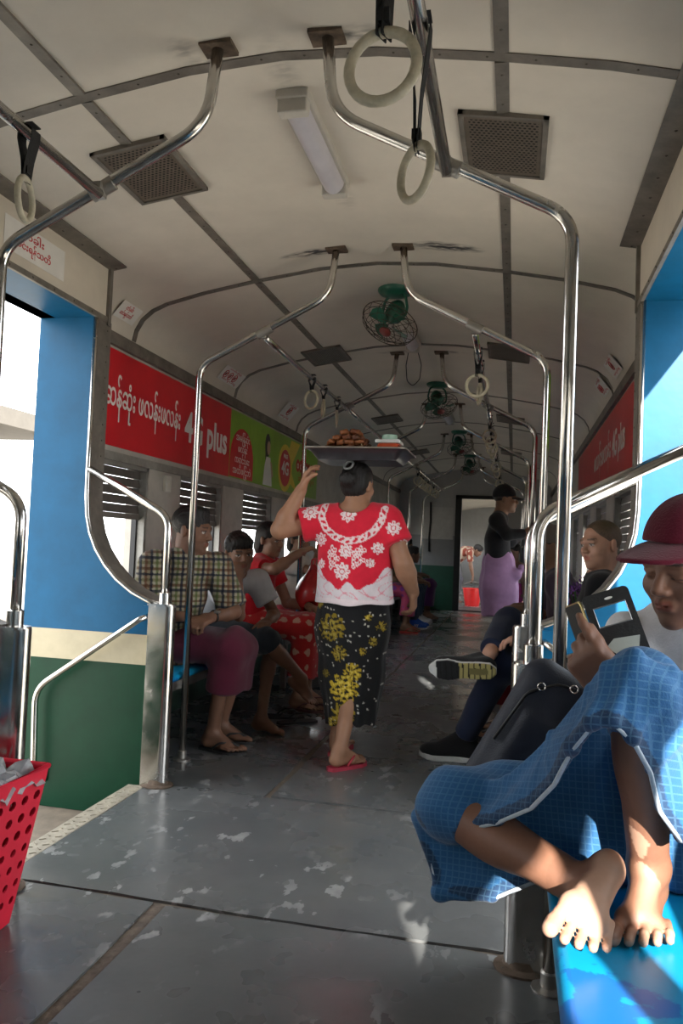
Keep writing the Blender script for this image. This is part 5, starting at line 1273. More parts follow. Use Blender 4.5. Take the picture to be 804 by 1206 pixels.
# ================================================================== man in plaid shirt
def plaid_man():
    sk = V3(.21, .105, .065); P = Person('seated man in plaid short-sleeved shirt and maroon longyi on the blue bench', (-1.6, 3.92, 0), sk, .006); S = P.S; P.seat = (-1, .9)
    pel, che, neck = V3(-1.80, 3.88, .56), V3(-1.725, 3.81, .82), V3(-1.67, 3.78, 1.01); shl, shr = V3(-1.55, 3.90, .955), V3(-1.80, 3.645, .955); fr = V3(.72, -.68, .1)
    s_torso(S, pel, che, neck, shl, shr, .98, fr)
    R = eul(DIRV(.98, -.05), -.1, 0); hc = V3(-1.655, 3.775, 1.145); P.head(hc, R, 1.03, neck, 'short', stubble=.15)
    el, wl = V3(-1.45, 3.90, .72), V3(-1.52, 3.76, .70); er, wr = V3(-1.79, 3.56, .71), V3(-1.65, 3.69, .70)
    s_arm(S, shl, el, wl, (.043, .037, .026)); s_arm(S, shr, er, wr, (.043, .037, .026))
    s_hand(S, wl, V3(-.35, -.75, -.25), V3(-.3, .1, -.9), -1, (.55, .6, .6, .6), (.5, .3)); s_hand(S, wr, V3(.75, .25, -.25), V3(.1, .2, -.95), 1, (.5, .55, .55, .6), (.5, .3))
    kr, kl = V3(-1.43, 3.77, .525), V3(-1.41, 3.95, .525); ar, al = V3(-1.51, 3.83, .1), V3(-1.54, 4.02, .1)
    s_leg(S, V3(-1.79, 3.84, .53), kr, ar, (.075, .052, .034)); s_leg(S, V3(-1.79, 4.0, .53), kl, al, (.075, .052, .034))
    s_foot(S, ar, V3(.95, -.15, 0), V3(0, 0, 1), -1); s_foot(S, al, V3(.95, .1, 0), V3(0, 0, 1), 1)
    P.body()
    lat = unit(V3(.65, .75, 0)); ori = V3(-1.67, 3.78, 0)
    def pc(V):
        d = (V-ori); u = d@lat+.35*(d@V3(.72, -.68, 0)); z = V[:, 2]
        def band(t, cols, w):
            i = np.floor(t/w).astype(int) % len(cols); return np.array(cols)[i]
        A = band(u+5, [(.16, .2, .09), (.42, .38, .3), (.03, .035, .06), (.42, .38, .3), (.2, .1, .06), (.3, .24, .17), (.03, .035, .06), (.42, .4, .34)], .014)
        B = band(z+5, [(.22, .21, .12), (.4, .37, .3), (.045, .05, .07), (.42, .4, .33), (.17, .1, .06), (.42, .4, .33)], .014)
        return .55*A*B*2.2+.25*np.minimum(A, B)+.12*(A+B)/2
    def extra(S):
        S.cone(pel+V3(0, 0, .04), pel-V3(0, 0, .04), .155, .165, .05, flat=(fr, .8))
        for sh, e in ((shl, el), (shr, er)): S.cone(sh, sh+(e-sh)*.85, .062, .078, .05, cut='b')
    shirt(P, 'plaid_shirt', pel, che, neck, shl, shr, [(shl, el, wl), (shr, er, wr)], 1.14, .85, pc, folds(.006, 16, 4), vox=.005, collar=True, extra=extra, front=fr)
    S = SDF(.006); hipc = V3(-1.80, 3.92, .55)
    S.cone(hipc, (kr+kl)/2+V3(0, 0, .0), .15, .1, .05, flat=(V3(0, 0, 1), .75)); S.cone(V3(-1.79, 3.84, .54), kr, .095, .078, .06); S.cone(V3(-1.79, 4.0, .54), kl, .095, .078, .06)
    mk = (kr+kl)/2; S.cone(mk, mk+V3(-.03, .02, -.2), .13, .13, .05, flat=(V3(1, 0, 0), .6), cut='b'); S.cone(kr, kr+V3(-.03, .02, -.2), .075, .08, .04, cut='b'); S.cone(kl, kl+V3(-.03, .02, -.2), .075, .08, .04, cut='b')
    S.cone(mk+V3(-.03, .02, -.1), mk+V3(-.04, .03, -.3), .08, .12, .01, 's', flat=(V3(1, 0, 0), .6))
    P.cloth('longyi', S, lambda V: SK((.085, .012, .028), V, 6, .12), folds(.007, 13, 7), label='maroon longyi')
    for a, f, sd in ((ar, V3(.95, -.15, 0), -1), (al, V3(.95, .1, 0), 1)): flipflop(P, a, f, sd, 1.05, (.015, .015, .016), 'sandal', (.018, .017, .018))
    bm = BM(); ax = unit(wl-el); ring(bm, Vector(wl-ax*.02), .029, .006, Vector(ax), 18, 6); w = part('wrist_watch', bm, M_black, P.root, True)
    bm = BM(); obox(bm, Vector(wl-ax*.02+V3(.02, -.01, .024)), (.015, .015, .006), None, .003); part('watch_face', bm, M_steel_dull, w)
plaid_man()
# ================================================================== boy
def boy():
    sk = V3(.23, .115, .07); P = Person('boy in a white shirt resting his cheek on his hand', (-1.55, 4.3, 0), sk, .006); S = P.S; P.seat = (-1, .9)
    pel, che, neck = V3(-1.80, 4.44, .545), V3(-1.68, 4.34, .76), V3(-1.60, 4.28, .90); fr = unit(V3(.75, -.6, -.2)); shl, shr = V3(-1.49, 4.40, .865), V3(-1.69, 4.18, .855)
    s_torso(S, pel, che, neck, shl, shr, .86, fr)
    R = eul(DIRV(.6, -.8), -.12, .1); hc = V3(-1.56, 4.245, 1.03); P.head(hc, R, 1.0, neck, 'fringe')
    er, wr = V3(-1.50, 4.12, .68), V3(-1.525, 4.15, .885); s_arm(S, shr, er, wr, (.037, .032, .024)); s_hand(S, wr, V3(-.12, .2, 1), V3(-.6, .8, .1), 1, (.55, .6, .65, .7), (.3, .2), .9)
    el, wl = V3(-1.38, 4.40, .67), V3(-1.37, 4.235, .645); s_arm(S, shl, el, wl, (.037, .032, .024)); s_hand(S, wl, V3(.1, -1, -.15), V3(0, 0, -1), -1, (.3, .3, .35, .4), (.4, .2), .88)
    kr, ar = V3(-1.33, 4.14, .55), V3(-1.17, 4.32, .32); kl, al = V3(-1.36, 4.3, .51), V3(-1.40, 4.3, .084)
    s_leg(S, V3(-1.77, 4.34, .54), kr, ar, (.066, .045, .03), V3(-.5, 0, -.6)); s_leg(S, V3(-1.77, 4.48, .54), kl, al, (.066, .045, .03))
    s_foot(S, ar, V3(.75, .25, -.62), V3(.55, -.1, .75), -1, .92); s_foot(S, al, V3(.9, -.2, 0), V3(0, 0, 1), 1, .92)
    P.body()
    def extra(S): S.cone(pel+V3(0, 0, .04), pel-V3(0, 0, .02), .13, .135, .05, flat=(fr, .8)); [S.cone(sh, sh+(e-sh)*.6, .055, .066, .04, cut='b') for sh, e in ((shl, el), (shr, er))]
    shirt(P, 'white_shirt', pel, che, neck, shl, shr, [(shl, el, wl), (shr, er, wr)], 1.0, .6, lambda V: SK((.62, .62, .64), V, 3, .05), folds(.007, 16, 9), collar=True, extra=extra, front=fr)
    S = SDF(.006); S.cone(V3(-1.79, 4.42, .545), V3(-1.55, 4.25, .545), .14, .11, .05, flat=(V3(0, 0, 1), .75))
    S.cone(V3(-1.77, 4.34, .55), kr+V3(-.01, .01, .0), .09, .072, .05, cut='b'); S.cone(V3(-1.77, 4.48, .55), kl, .09, .072, .05, cut='b'); S.cone(kr, kr+(ar-kr)*.12, .07, .066, .03, cut='b'); S.cone(kl, kl+(al-kl)*.12, .07, .066, .03, cut='b')
    P.cloth('shorts', S, lambda V: SK((.018, .022, .028), V, 6, .15), folds(.005, 16, 5), label='dark knee-length shorts')
boy()
def slippers():
    for (x, y, a) in ((-1.43, 4.66, 1.2), (-1.31, 4.55, .9)):
        class Q: pass
        q = Q(); q.root = thing('slipper', 'loose black slipper lying on the floor below the boy', 'slipper', (x, y, .004), 'loose black slippers on the floor')
        flipflop(q, V3(x, y, .1), V3(math.sin(a), math.cos(a), 0), 1, 1., (.02, .02, .02), 'slipper_sole', (.02, .019, .02))
slippers()
# ================================================================== generic seated passenger
def seated(label, x, y, s, face, skin, hair, top, bottom, headoff=(0, 0, 0), arms='lap', vox=.0075, sleeve=.6, skirt=True, knees=(.42, .0), feet=None, footwear=None, lean=.0, size=1., capcol=None, pattern=None, group=None, reach=None, spread=.1, haircol=HAIRC, hand=True):
    """x: hip distance side sign; s: wall side; the passenger faces the aisle, head turned to face (x, y)"""
    P = Person(label, (x-s*.2, y, 0), skin, vox, group=group); S = P.S; P.seat = (s, .9); z0 = .55; f = V3(-s, 0, 0); lt = V3(0, s, 0)  # lt: passenger's left
    lt = np.cross(V3(0, 0, 1), f); k = size
    pel = V3(x, y, z0); che = pel+f*(.03+lean*.5)+V3(0, 0, .25*k); neck = pel+f*(.05+lean)+V3(0, 0, (.44-lean*.25)*k); shl = neck+lt*.165*k-V3(0, 0, .055*k); shr = neck-lt*.165*k-V3(0, 0, .055*k)
    s_torso(S, pel, che, neck, shl, shr, .95*k, f); R = eul(DIRV(*face), -.08, 0); hc = neck+V3(0, 0, .135*k)+f*.015+np.array(headoff); P.head(hc, R, .96*k, neck, 'buzz' if capcol else hair, haircol)
    if capcol: cap(P, hc, R, .96*k, capcol, vox=.006)
    al = []
    for i, (sh, q) in enumerate(((shl, 1), (shr, -1))):
        el = sh+f*.1+lt*q*.06-V3(0, 0, .25*k); wr = el+f*.19-lt*q*.12-V3(0, 0, .0)
        if reach and reach[0] == q: el, wr = np.array(reach[1]), np.array(reach[2])
        s_arm(S, sh, el, wr, (.042*k, .036*k, .026*k)); d = unit(wr-el)
        if hand: s_hand(S, wr, d+V3(0, 0, -.2), V3(0, 0, -1), -q if s > 0 else -q, (.35, .4, .4, .45), (.5, .3), .92*k)
        al.append((sh, el, wr))
    kl = []
    for i, q in enumerate((1, -1)):
        h = pel+lt*q*.09; kn = pel+f*knees[0]*k+lt*(q*spread+knees[1])+V3(0, 0, -.01); an = (kn+V3(0, 0, -(.42))-f*.03) if feet is None else np.array(feet[i], float); an[2] = .088 if footwear is None else (.1075 if footwear[0] == 'shoe' else .099)
        s_leg(S, h, kn, an, (.075*k, .052*k, .034*k)); fd = unit(f+lt*q*.15)
        if footwear is None or footwear[0] != 'shoe': s_foot(S, an, fd, V3(0, 0, 1), q, .95)
        kl.append((h, kn, an, fd, q))
    P.body()
    def extra(S_): S_.cone(pel+V3(0, 0, .06), pel-V3(0, 0, .03), .15*k, .155*k, .05, flat=(f, .82))
    tc = top if callable(top) else (lambda V: SK(top, V, 3, .08))
    shirt(P, 'shirt', pel, che, neck, shl, shr, al, 1.1*k, sleeve, tc, folds(.006, 15, int(y*10)), extra=extra, front=f)
    S = SDF(vox); bc = bottom if callable(bottom) else (lambda V: SK(bottom, V, 5, .12))
    if skirt:
        mk = (kl[0][1]+kl[1][1])/2; ma = (kl[0][2]+kl[1][2])/2
        S.cone(pel, mk, .15*k, .11*k, .05, flat=(V3(0, 0, 1), .75))
        for h, kn, an, fd, q in kl: S.cone(h, kn, .095*k, .08*k, .05); S.cone(kn, kn+(an-kn)*.72, .08*k, .085*k, .05, cut='b')
        S.cone(mk, mk+(ma-mk)*.72, .1*k, .11*k, .06, cut='b', flat=(f, .8)); S.cone(mk+(ma-mk)*.4, mk+(ma-mk)*.9, .06, .1, .01, 's', flat=(f, .8))
    else:
        S.cone(pel, pel+f*.1, .14*k, .12*k, .05, flat=(V3(0, 0, 1), .8))
        for h, kn, an, fd, q in kl: S.cone(h, kn, .09*k, .07*k, .05); S.cone(kn, an-(an-kn)*.06, .068*k, .055*k, .03, cut='b')
    P.cloth('longyi' if skirt else 'trousers', S, bc, folds(.006, 14, 3))
    if footwear:
        for h, kn, an, fd, q in kl:
            if footwear[0] == 'shoe': sneaker(P, an, fd, V3(0, 0, 1), footwear[1], footwear[2], 1., footwear[3] if len(footwear) > 3 else None, vox=.007)
            else: flipflop(P, an, fd, q, .95, footwear[1], 'sandal', footwear[1])
    return P, hc, R, al
def dots(base, c2, sc, thr=.55, seed=3):
    def f(V):
        C = SK(base, V, seed, .1); n = np.sin(V[:, 0]*sc)*np.sin(V[:, 1]*sc*1.1+1)+np.sin(V[:, 2]*sc*.9+2)*np.sin(V[:, 1]*sc*.8); C[n > thr] = c2; return C
    return f
seated('woman in a plain red top reaching out her arm beside the boy', -1.73, 4.98, -1, (.8, -.3), V3(.27, .14, .085), 'bob', (.5, .012, .02), dots((.42, .02, .02), (.5, .28, .2), 70, .8), (.02, -.03, .0), vox=.0065, sleeve=.45, reach=(-1, (-1.487, 4.72, .93), (-1.36, 4.86, 1.045)), knees=(.40, .05), footwear=('flip', (.1, .03, .03)), lean=.04, size=1.0)
T = thing('shopping_bag', 'bulging red plastic bag on the lap of the woman in red', 'bag', (-1.36, 5.19, .63))
S_ = SDF(.008); S_.ell(V3(-1.36, 5.19, .75), V3(.12, .14, .14), None, .03); S_.cone(V3(-1.36, 5.19, .84), V3(-1.36, 5.19, .93), .07, .03, .05)
S_.cone(V3(-1.54, 5.205, .675), V3(-1.35, 5.085, .675), .045, .032, .01, 's'); S_.cone(V3(-1.35, 5.085, .675), V3(-1.22, 5.01, .645), .034, .034, .01, 's'); S_.cone(V3(-1.73, 5.07, .55), V3(-1.33, 5.13, .54), .097, .082, .01, 's'); S_.cone(V3(-1.64, 5.145, .925), V3(-1.54, 5.205, .675), .066, .05, .01, 's')
part('bag_body', S_.mesh('bag', folds(.012, 22, 2), lambda V: SK((.5, .03, .03), V, 2, .15)), vmat('red_bag_plastic', .25, .3, 40, .5), T)
for q in (-1, 1): part('bag_handle', tube(BM(), fillet([(-1.36, 5.19+.03*q, .91), (-1.36, 5.19+.05*q, .99), (-1.34, 5.19, 1.0)], .02, 4), .007, 6), mat('red_bag_handle', (.5, .03, .03), .3), T, True)
seated('passenger in a cream top behind the woman in red', -1.74, 5.93, -1, (.8, -.5), V3(.25, .13, .08), 'bob', (.5, .45, .38), (.3, .03, .04), vox=.008, knees=(.4, 0), reach=(-1, (-1.5, 5.74, .88), (-1.47, 5.78, 1.06)))
seated('passenger in pink patterned longyi and red slippers', -1.72, 10.0, -1, (.9, .2), V3(.24, .13, .08), 'bob', (.03, .03, .035), dots((.5, .07, .16), (.22, .05, .28), 60, .5), vox=.009, knees=(.4, .05), footwear=('flip', (.5, .04, .03)))
seated('man in olive shirt, jeans and blue sneakers leaning forward', -1.70, 10.55, -1, (.85, .3), V3(.2, .11, .07), 'short', (.075, .08, .03), (.03, .06, .11), vox=.009, knees=(.42, .0), skirt=False, footwear=('shoe', (.03, .12, .5), (.6, .6, .6), (.6, .6, .6)), lean=.16, headoff=(.08, .35, -.08))
seated('man in jeans and striped white sneakers beside the olive shirt', -1.72, 11.2, -1, (.85, .2), V3(.2, .11, .07), 'short', (.06, .065, .05), (.035, .06, .1), vox=.009, knees=(.42, .0), skirt=False, footwear=('shoe', (.55, .55, .55), (.6, .6, .6), (.02, .02, .03)))
seated('passenger in a purple longyi near the gangway door', -1.7, 12.0, -1, (.9, -.2), V3(.2, .11, .07), 'short', (.05, .045, .05), (.1, .03, .13), vox=.009, knees=(.44, 0), footwear=('flip', (.06, .05, .05)))
# ================================================================== standing man in black sweater
def stander():
    sk = V3(.22, .12, .075); P = Person('man in black sweater, cap and lilac longyi standing in the aisle', (-.12, 7.0, 0), sk, .0075); S = P.S
    pel, che, neck = V3(-.13, 7.0, .95), V3(-.15, 7.0, 1.2), V3(-.13, 7.0, 1.42); shl, shr = V3(-.15, 7.165, 1.365), V3(-.15, 6.835, 1.365); fr = V3(1, 0, 0)
    s_torso(S, pel, che, neck, shl, shr, .95, fr); hc = V3(-.085, 7.0, 1.565); R = eul(DIRV(1, .05), .0, 0); P.head(hc, R, 1., neck, 'buzz')
    er, wr = V3(-.02, 6.82, 1.22), V3(.1, 6.9, 1.26); el, wl = V3(-.03, 7.37, 1.2), V3(.068, 7.616, 1.27)
    er, wr = V3(-.06, 6.79, 1.25), V3(.09, 6.86, 1.265)
    s_arm(S, shr, er, wr); s_hand(S, wr, V3(1, .3, .1), V3(0, 1, -.1), 1, (.5, .5, .5, .5), (.6, .3)); s_arm(S, shl, el, wl); s_hand(S, wl, V3(.35, .9, .05), V3(.93, -.36, 0), -1, (.72, .74, .76, .8), (.5, .6))
    for q in (1, -1):
        h, kn, an = V3(-.13, 7+.09*q, .9), V3(-.08+.06*(q < 0), 7+.1*q, .5), V3(-.15+.05*(q < 0), 7+.11*q, .1); s_leg(S, h, kn, an, (.08, .056, .036), V3(-1, 0, 0)); s_foot(S, an, V3(1, .1*q, 0), V3(0, 0, 1), q)
        flipflop(P, an, V3(1, .1*q, 0), q, 1., (.02, .02, .02), 'sandal', (.03, .03, .03))
    P.body(); cap(P, hc, R, 1.0, (.012, .012, .014), vox=.006)
    def extra(S): S.cone(V3(-.14, 7, 1.1), V3(-.13, 7, .93), .135, .14, .05, flat=(fr, .75), cut='b')
    shirt(P, 'sweater', pel+V3(0, 0, .05), che, neck, shl, shr, [(shl, el, wl), (shr, er, wr)], 1.1, 1.95, lambda V: SK((.014, .014, .016), V, 3, .15), folds(.006, 15, 4), extra=extra, front=fr)
    S = SDF(.007); S.chain([V3(-.13, 7, .98), V3(-.12, 7, .78)], [.175, .2], .04, flat=(fr, .8)); S.cone(V3(-.12, 7, .78), V3(-.1, 7, .54), .2, .195, .05, flat=(fr, .8), cut='b')
    S.ell(V3(.01, 6.95, .9), V3(.07, .08, .06), None, .03); S.ell(V3(.07, 6.95, .96), V3(.035, .04, .045), None, .02); S.cone(V3(-.1, 7, .62), V3(-.09, 7, .44), .1, .16, .01, 's', flat=(fr, .8))
    P.cloth('longyi', S, lambda V: SK((.36, .21, .36), V, 5, .1), lambda p: .008*np.sin(p[:, 1]*50+3*vnoise(p, 8, 2))+.005*vnoise(p, 20, 6), label='lilac longyi knotted at the waist')
stander()
# ================================================================== man with cropped hair on the right bench
def cropped():
    sk = V3(.5, .27, .185); P = Person('smiling man with cropped hair, black top and dark jeans with crossed legs', (.2, 3.98, 0), sk, .006); S = P.S; P.seat = (1, .9)
    pel, che, neck = V3(.40, 4.0, .55), V3(.42, 3.97, .81), V3(.42, 3.93, 1.0); fr = V3(-1, -.1, 0); shl, shr = V3(.41, 3.77, .945), V3(.42, 4.1, .945)
    s_torso(S, pel, che, neck, shl, shr, 1.0, fr); R = eul(DIRV(-.8, -.6), -.02, .08); hc = V3(.41, 3.905, 1.15); P.head(hc, R, 1.02, neck, 'buzz', (.11, .07, .045), smile=1, stubble=.12, jaw=1.03)
    el, wl = V3(.28, 3.68, .68), V3(.08, 3.8, .68); er, wr = V3(.3, 4.2, .68), V3(.1, 4.1, .7)
    s_arm(S, shl, el, wl); s_hand(S, wl, V3(-1, .2, .0), V3(0, 0, -1), -1, (.4, .4, .4, .4)); s_arm(S, shr, er, wr); s_hand(S, wr, V3(-1, -.2, .0), V3(0, 0, -1), 1, (.4, .4, .4, .4))
    kl, al = V3(-.05, 3.92, .53), V3(-.225, 4.09, .1215); kr, ar = V3(-.01, 4.17, .72), V3(-.1, 3.84, .60)
    s_leg(S, V3(.36, 3.92, .54), kl, al); s_leg(S, V3(.36, 4.1, .54), kr, ar)
    P.body()
    def extra(S): S.cone(pel+V3(0, 0, .05), pel-V3(0, 0, .03), .155, .16, .05, flat=(fr, .82))
    shirt(P, 'black_top', pel, che, neck, shl, shr, [(shl, el, wl), (shr, er, wr)], 1.1, 1.9, lambda V: SK((.012, .012, .014), V, 3, .15), folds(.006, 15, 4), extra=extra, front=fr)
    S = SDF(.006); S.cone(pel, pel+V3(-.1, 0, 0), .15, .13, .05, flat=(V3(0, 0, 1), .8))
    S.cone(V3(.36, 3.92, .54), kl, .098, .08, .05); S.cone(kl, kl+(al-kl)*.93, .078, .06, .03, cut='b'); S.cone(V3(.36, 4.1, .54), kr, .098, .08, .05); S.cone(kr, kr+(ar-kr)*.9, .082, .066, .03, cut='b')
    P.cloth('jeans', S, lambda V: SK((.012, .018, .042), V, 6, .2), folds(.007, 18, 3), label='dark indigo jeans')
    sneaker(P, al, V3(-1, -.06, 0), V3(0, 0, 1), (.012, .012, .013), (.62, .62, .6), 1.12)
    sneaker(P, ar+V3(-.05, -.0, -.045), V3(-1, .08, -.05), V3(.0, 1, .25), (.012, .012, .013), (.6, .6, .58), 1.12, window=(.36, .31, .12))
cropped()
# passengers beyond him
P2, hc2, R2, _ = seated('passenger in grey cap holding purple flowers beyond the cropped-haired man', .36, 4.72, 1, (-.95, -.1), V3(.3, .17, .11), 'short', (.09, .07, .1), (.16, .012, .02), vox=.007, capcol=(.2, .18, .16), knees=(.4, 0), headoff=(-.03, 0, .03), reach=(1, (.3, 4.5, .72), (.34, 4.42, .78)), footwear=('flip', (.02, .02, .02)), lean=.06)
seated('dark-haired passenger in a lilac top beyond the grey cap', .36, 5.95, 1, (-.9, -.3), V3(.24, .13, .08), 'bob', (.32, .25, .38), (.03, .03, .04), vox=.008, knees=(.4, 0))
T = thing('flower_bouquet', 'bunch of purple orchid flowers held before the cropped-haired man', 'bouquet', (.36, 4.38, .70)); rn = random.Random(8)
mp_ = [mat('orchid_purple_%d' % k, c, .6, 0, .3, 60) for k, c in enumerate(((.2, .07, .36), (.34, .16, .5), (.12, .04, .22)))]
fm = []
for k in range(3):
    bm = BM()
    for q in range(5):
        a = q*1.2566; vs = [bm.verts.new((r_*math.cos(a+d), r_*math.sin(a+d), h)) for r_, d, h in ((.002, 0, 0), (.014, -.4, .005), (.024, -.15, .012), (.024, .15, .012), (.014, .4, .005))]; bm.faces.new(vs)
    me = bpy.data.meshes.new('flower'); bm.to_mesh(me); bm.free(); me.materials.append(mp_[k]); fm.append(me)
for k in range(46):
    o = bpy.data.objects.new('flower', fm[k % 3]); COL.objects.link(o); o.parent = T; d = Vector((rn.gauss(0, 1), rn.gauss(0, 1), rn.gauss(0, .8))).normalized(); o.location = Vector((d.x*.085, d.y*.075, .19+d.z*.085)); o.rotation_euler = d.to_track_quat('Z', 'Y').to_euler(); md = o.modifiers.new('s', 'SOLIDIFY'); md.thickness = .0012
for k in range(6): part('stem', tube(BM(), [(.36+.01*math.cos(k), 4.38+.01*math.sin(k), .70), (.36+.05*math.cos(k), 4.38+.05*math.sin(k), .90)], .003, 5), mat('stem_green', (.04, .12, .03), .6), T)
# standing child in pink far down the aisle
def child():
    P = Person('small child in a bright pink dress standing far down the aisle', (.0, 9.0, 0), V3(.27, .15, .1), .009); S = P.S; pel, che, neck = V3(.0, 9, .62), V3(.0, 9, .82), V3(.0, 9, .98); shl, shr = V3(-.09, 9.05, .93), V3(.09, 8.95, .93)
    s_torso(S, pel, che, neck, shl, shr, .72, V3(-.3, -1, 0)); R = eul(DIRV(-.6, -.6)); P.head(V3(-.005, 8.99, 1.1), R, .85, neck, 'fringe')
    for sh, q in ((shl, -1), (shr, 1)): e = sh+V3(q*.04, 0, -.18); w = e+V3(0, -.06, -.15); s_arm(S, sh, e, w, (.03, .025, .02)); s_hand(S, w, V3(0, -.2, -1), V3(-q, 0, 0), -q, s=.7)
    for q in (-1, 1): k_ = V3(.0+.06*q, 8.98, .34); a = V3(.0+.06*q, 9, .074); s_leg(S, V3(.0+.06*q, 9, .6), k_, a, (.055, .04, .028)); s_foot(S, a, V3(-.2, -1, 0), V3(0, 0, 1), q, .8)
    P.body(); S = SDF(.009); S.cone(V3(.0, 9, .9), V3(.0, 9, .72), .1, .1, .04, flat=(V3(0, 1, 0), .8)); S.cone(V3(.0, 9, .72), V3(.0, 9, .36), .1, .13, .04, cut='b'); S.cone(V3(.0, 9, .5), V3(.0, 9, .3), .07, .11, .01, 's')
    S.cone(shl, shr, .045, .045, .03)
    P.cloth('dress', S, lambda V: np.where((V[:, 2] < .75)[:, None], SK((.62, .05, .26), V, 2, .15), SK((.55, .4, .42), V, 2, .1)), lambda p: .01*np.sin(np.arctan2(p[:, 0], p[:, 1]-9)*10)*np.clip((.75-p[:, 2])*3, 0, 1))
child()
# next carriage: bending person with a bucket
def bender():
    P = Person('person in checked top bending over a red bucket in the next carriage', (-1.0, 16.2, 0), V3(.22, .12, .08), .011); S = P.S
    pel, che, neck = V3(-1.2, 16.2, .85), V3(-1.0, 16.15, 1.08), V3(-.85, 16.1, 1.1); shl, shr = V3(-.9, 16.27, 1.05), V3(-.88, 15.95, 1.05); s_torso(S, pel, che, neck, shl, shr, .95, V3(.5, 0, -1)); R = eul(DIRV(1, -.1), -.7); P.head(V3(-.73, 16.1, 1.1), R, 1., neck, 'short')
    for sh, q in ((shl, 1), (shr, -1)): e = sh+V3(.03, 0, -.26); w = e+V3(.05, -.03*q, -.22); s_arm(S, sh, e, w); s_hand(S, w, V3(0, 0, -1), V3(-1, 0, 0), -q)
    for q in (1, -1): k_ = V3(-1.12, 16.2+.1*q, .48); a = V3(-1.2, 16.2+.1*q, .091); s_leg(S, V3(-1.2, 16.2+.09*q, .85), k_, a); s_foot(S, a, V3(1, 0, 0), V3(0, 0, 1), q)
    P.body()
    shirt(P, 'shirt', pel, che, neck, shl, shr, [(shl, shl+V3(.03, 0, -.26), shl+V3(.08, 0, -.48)), (shr, shr+V3(.03, 0, -.26), shr+V3(.08, 0, -.48))], 1.1, .7, dots((.25, .06, .04), (.5, .4, .3), 40, .3), front=V3(.5, 0, -1))
    S = SDF(.011)
    for q in (1, -1): S.cone(V3(-1.2, 16.2+.09*q, .85), V3(-1.12, 16.2+.1*q, .48), .1, .1, .06); S.cone(V3(-1.12, 16.2+.1*q, .48), V3(-1.18, 16.2+.1*q, .2), .1, .1, .05, cut='b')
    P.cloth('longyi', S, lambda V: SK((.1, .1, .12), V, 3, .1))
bender()
T = thing('bucket', 'bright red bucket standing on the floor of the next carriage', 'bucket', (-.78, 15.55, .0))
bm = BM(); lathe(bm, [(.14, .001), (.19, .33), (.2, .33), (.2, .345), (.18, .345), (.135, .02), (0, .02)], (-.78, 15.55, 0), 22); part('bucket_body', bm, mat('bucket_red', (.65, .02, .02), .35), T, 'auto')
part('handle', tube(BM(), [(-.78+.195*math.cos(t), 15.55, .34+.14*math.sin(t)) for t in [math.pi*k/10 for k in range(11)]], .006, 6), M_steel_dull, T, True)
# man outside
def outsider():
    o = V3(-12.4, 19.6, -.62); P = Person('man in orange hat and dark grey shirt walking on the platform outside', o, V3(.3, .16, .1), .012); S = P.S; A = lambda x, y, z: o+V3(x, y, z); f = unit(V3(.5, .8, 0)); lt = V3(-f[1], f[0], 0)
    pel, che, neck = A(0, 0, .95), A(0, 0, 1.2), A(*(f*.03), )if False else o+f*.03+V3(0, 0, 1.42); shl, shr = neck+lt*.17-V3(0, 0, .06), neck-lt*.17-V3(0, 0, .06); s_torso(S, pel, che, neck, shl, shr, 1., f); R = eul(DIRV(f[0], f[1])); hc = neck+V3(0, 0, .14); P.head(hc, R, 1., neck, 'short')
    for sh, q in ((shl, 1), (shr, -1)): e = sh+f*(-.05)*q-V3(0, 0, .27)-lt*q*-.05; w = e+f*.12-V3(0, 0, .2); s_arm(S, sh, e, w); s_hand(S, w, f*.3-V3(0, 0, 1), -lt*q, -q)
    for q in (1, -1): h = pel+lt*.09*q; k_ = h+f*.1*q-V3(0, 0, .42); a = h+f*.1*q-V3(0, 0, .859); s_leg(S, h, k_, a); s_foot(S, a, f, V3(0, 0, 1), q)
    P.body(); shirt(P, 'shirt', pel, che, neck, shl, shr, [(shl, shl-V3(0, 0, .27), shl-V3(0, 0, .5)), (shr, shr-V3(0, 0, .27), shr-V3(0, 0, .5))], 1.12, .6, (.035, .035, .045), front=f, extra=lambda S: S.cone(pel+V3(0, 0, .1), pel, .15, .155, .05, flat=(f, .8)))
    S = SDF(.012)
    for q in (1, -1): h = pel+lt*.09*q; k_ = h+f*.1*q-V3(0, 0, .42); a = h+f*.1*q-V3(0, 0, .78); S.cone(h, k_, .1, .08, .06); S.cone(k_, a, .08, .06, .04, cut='b')
    P.cloth('trousers', S, (.05, .05, .06))
    S = SDF(.01); c = hc; S.ell(c+V3(0, 0, .07), V3(.1, .115, .1), R, 0); S.box(c+V3(0, 0, -.07), V3(.3, .3, .1), R, .01, .01, 's'); S.ell(c+V3(0, 0, .035), V3(.15, .165, .015), R, .02)
    P.cloth('hat', S, (.7, .17, .03))
outsider()
bm = BM(); box(bm, (-30, 12, -1.15), (-10.5, 40, -.62)); o_ = part('platform', bm, mat('platform_concrete', (.4, .37, .33), .85, 0, .2, 1.5)); tag(o_, 'pale station platform where the man in orange hat walks', None, None, 'structure')
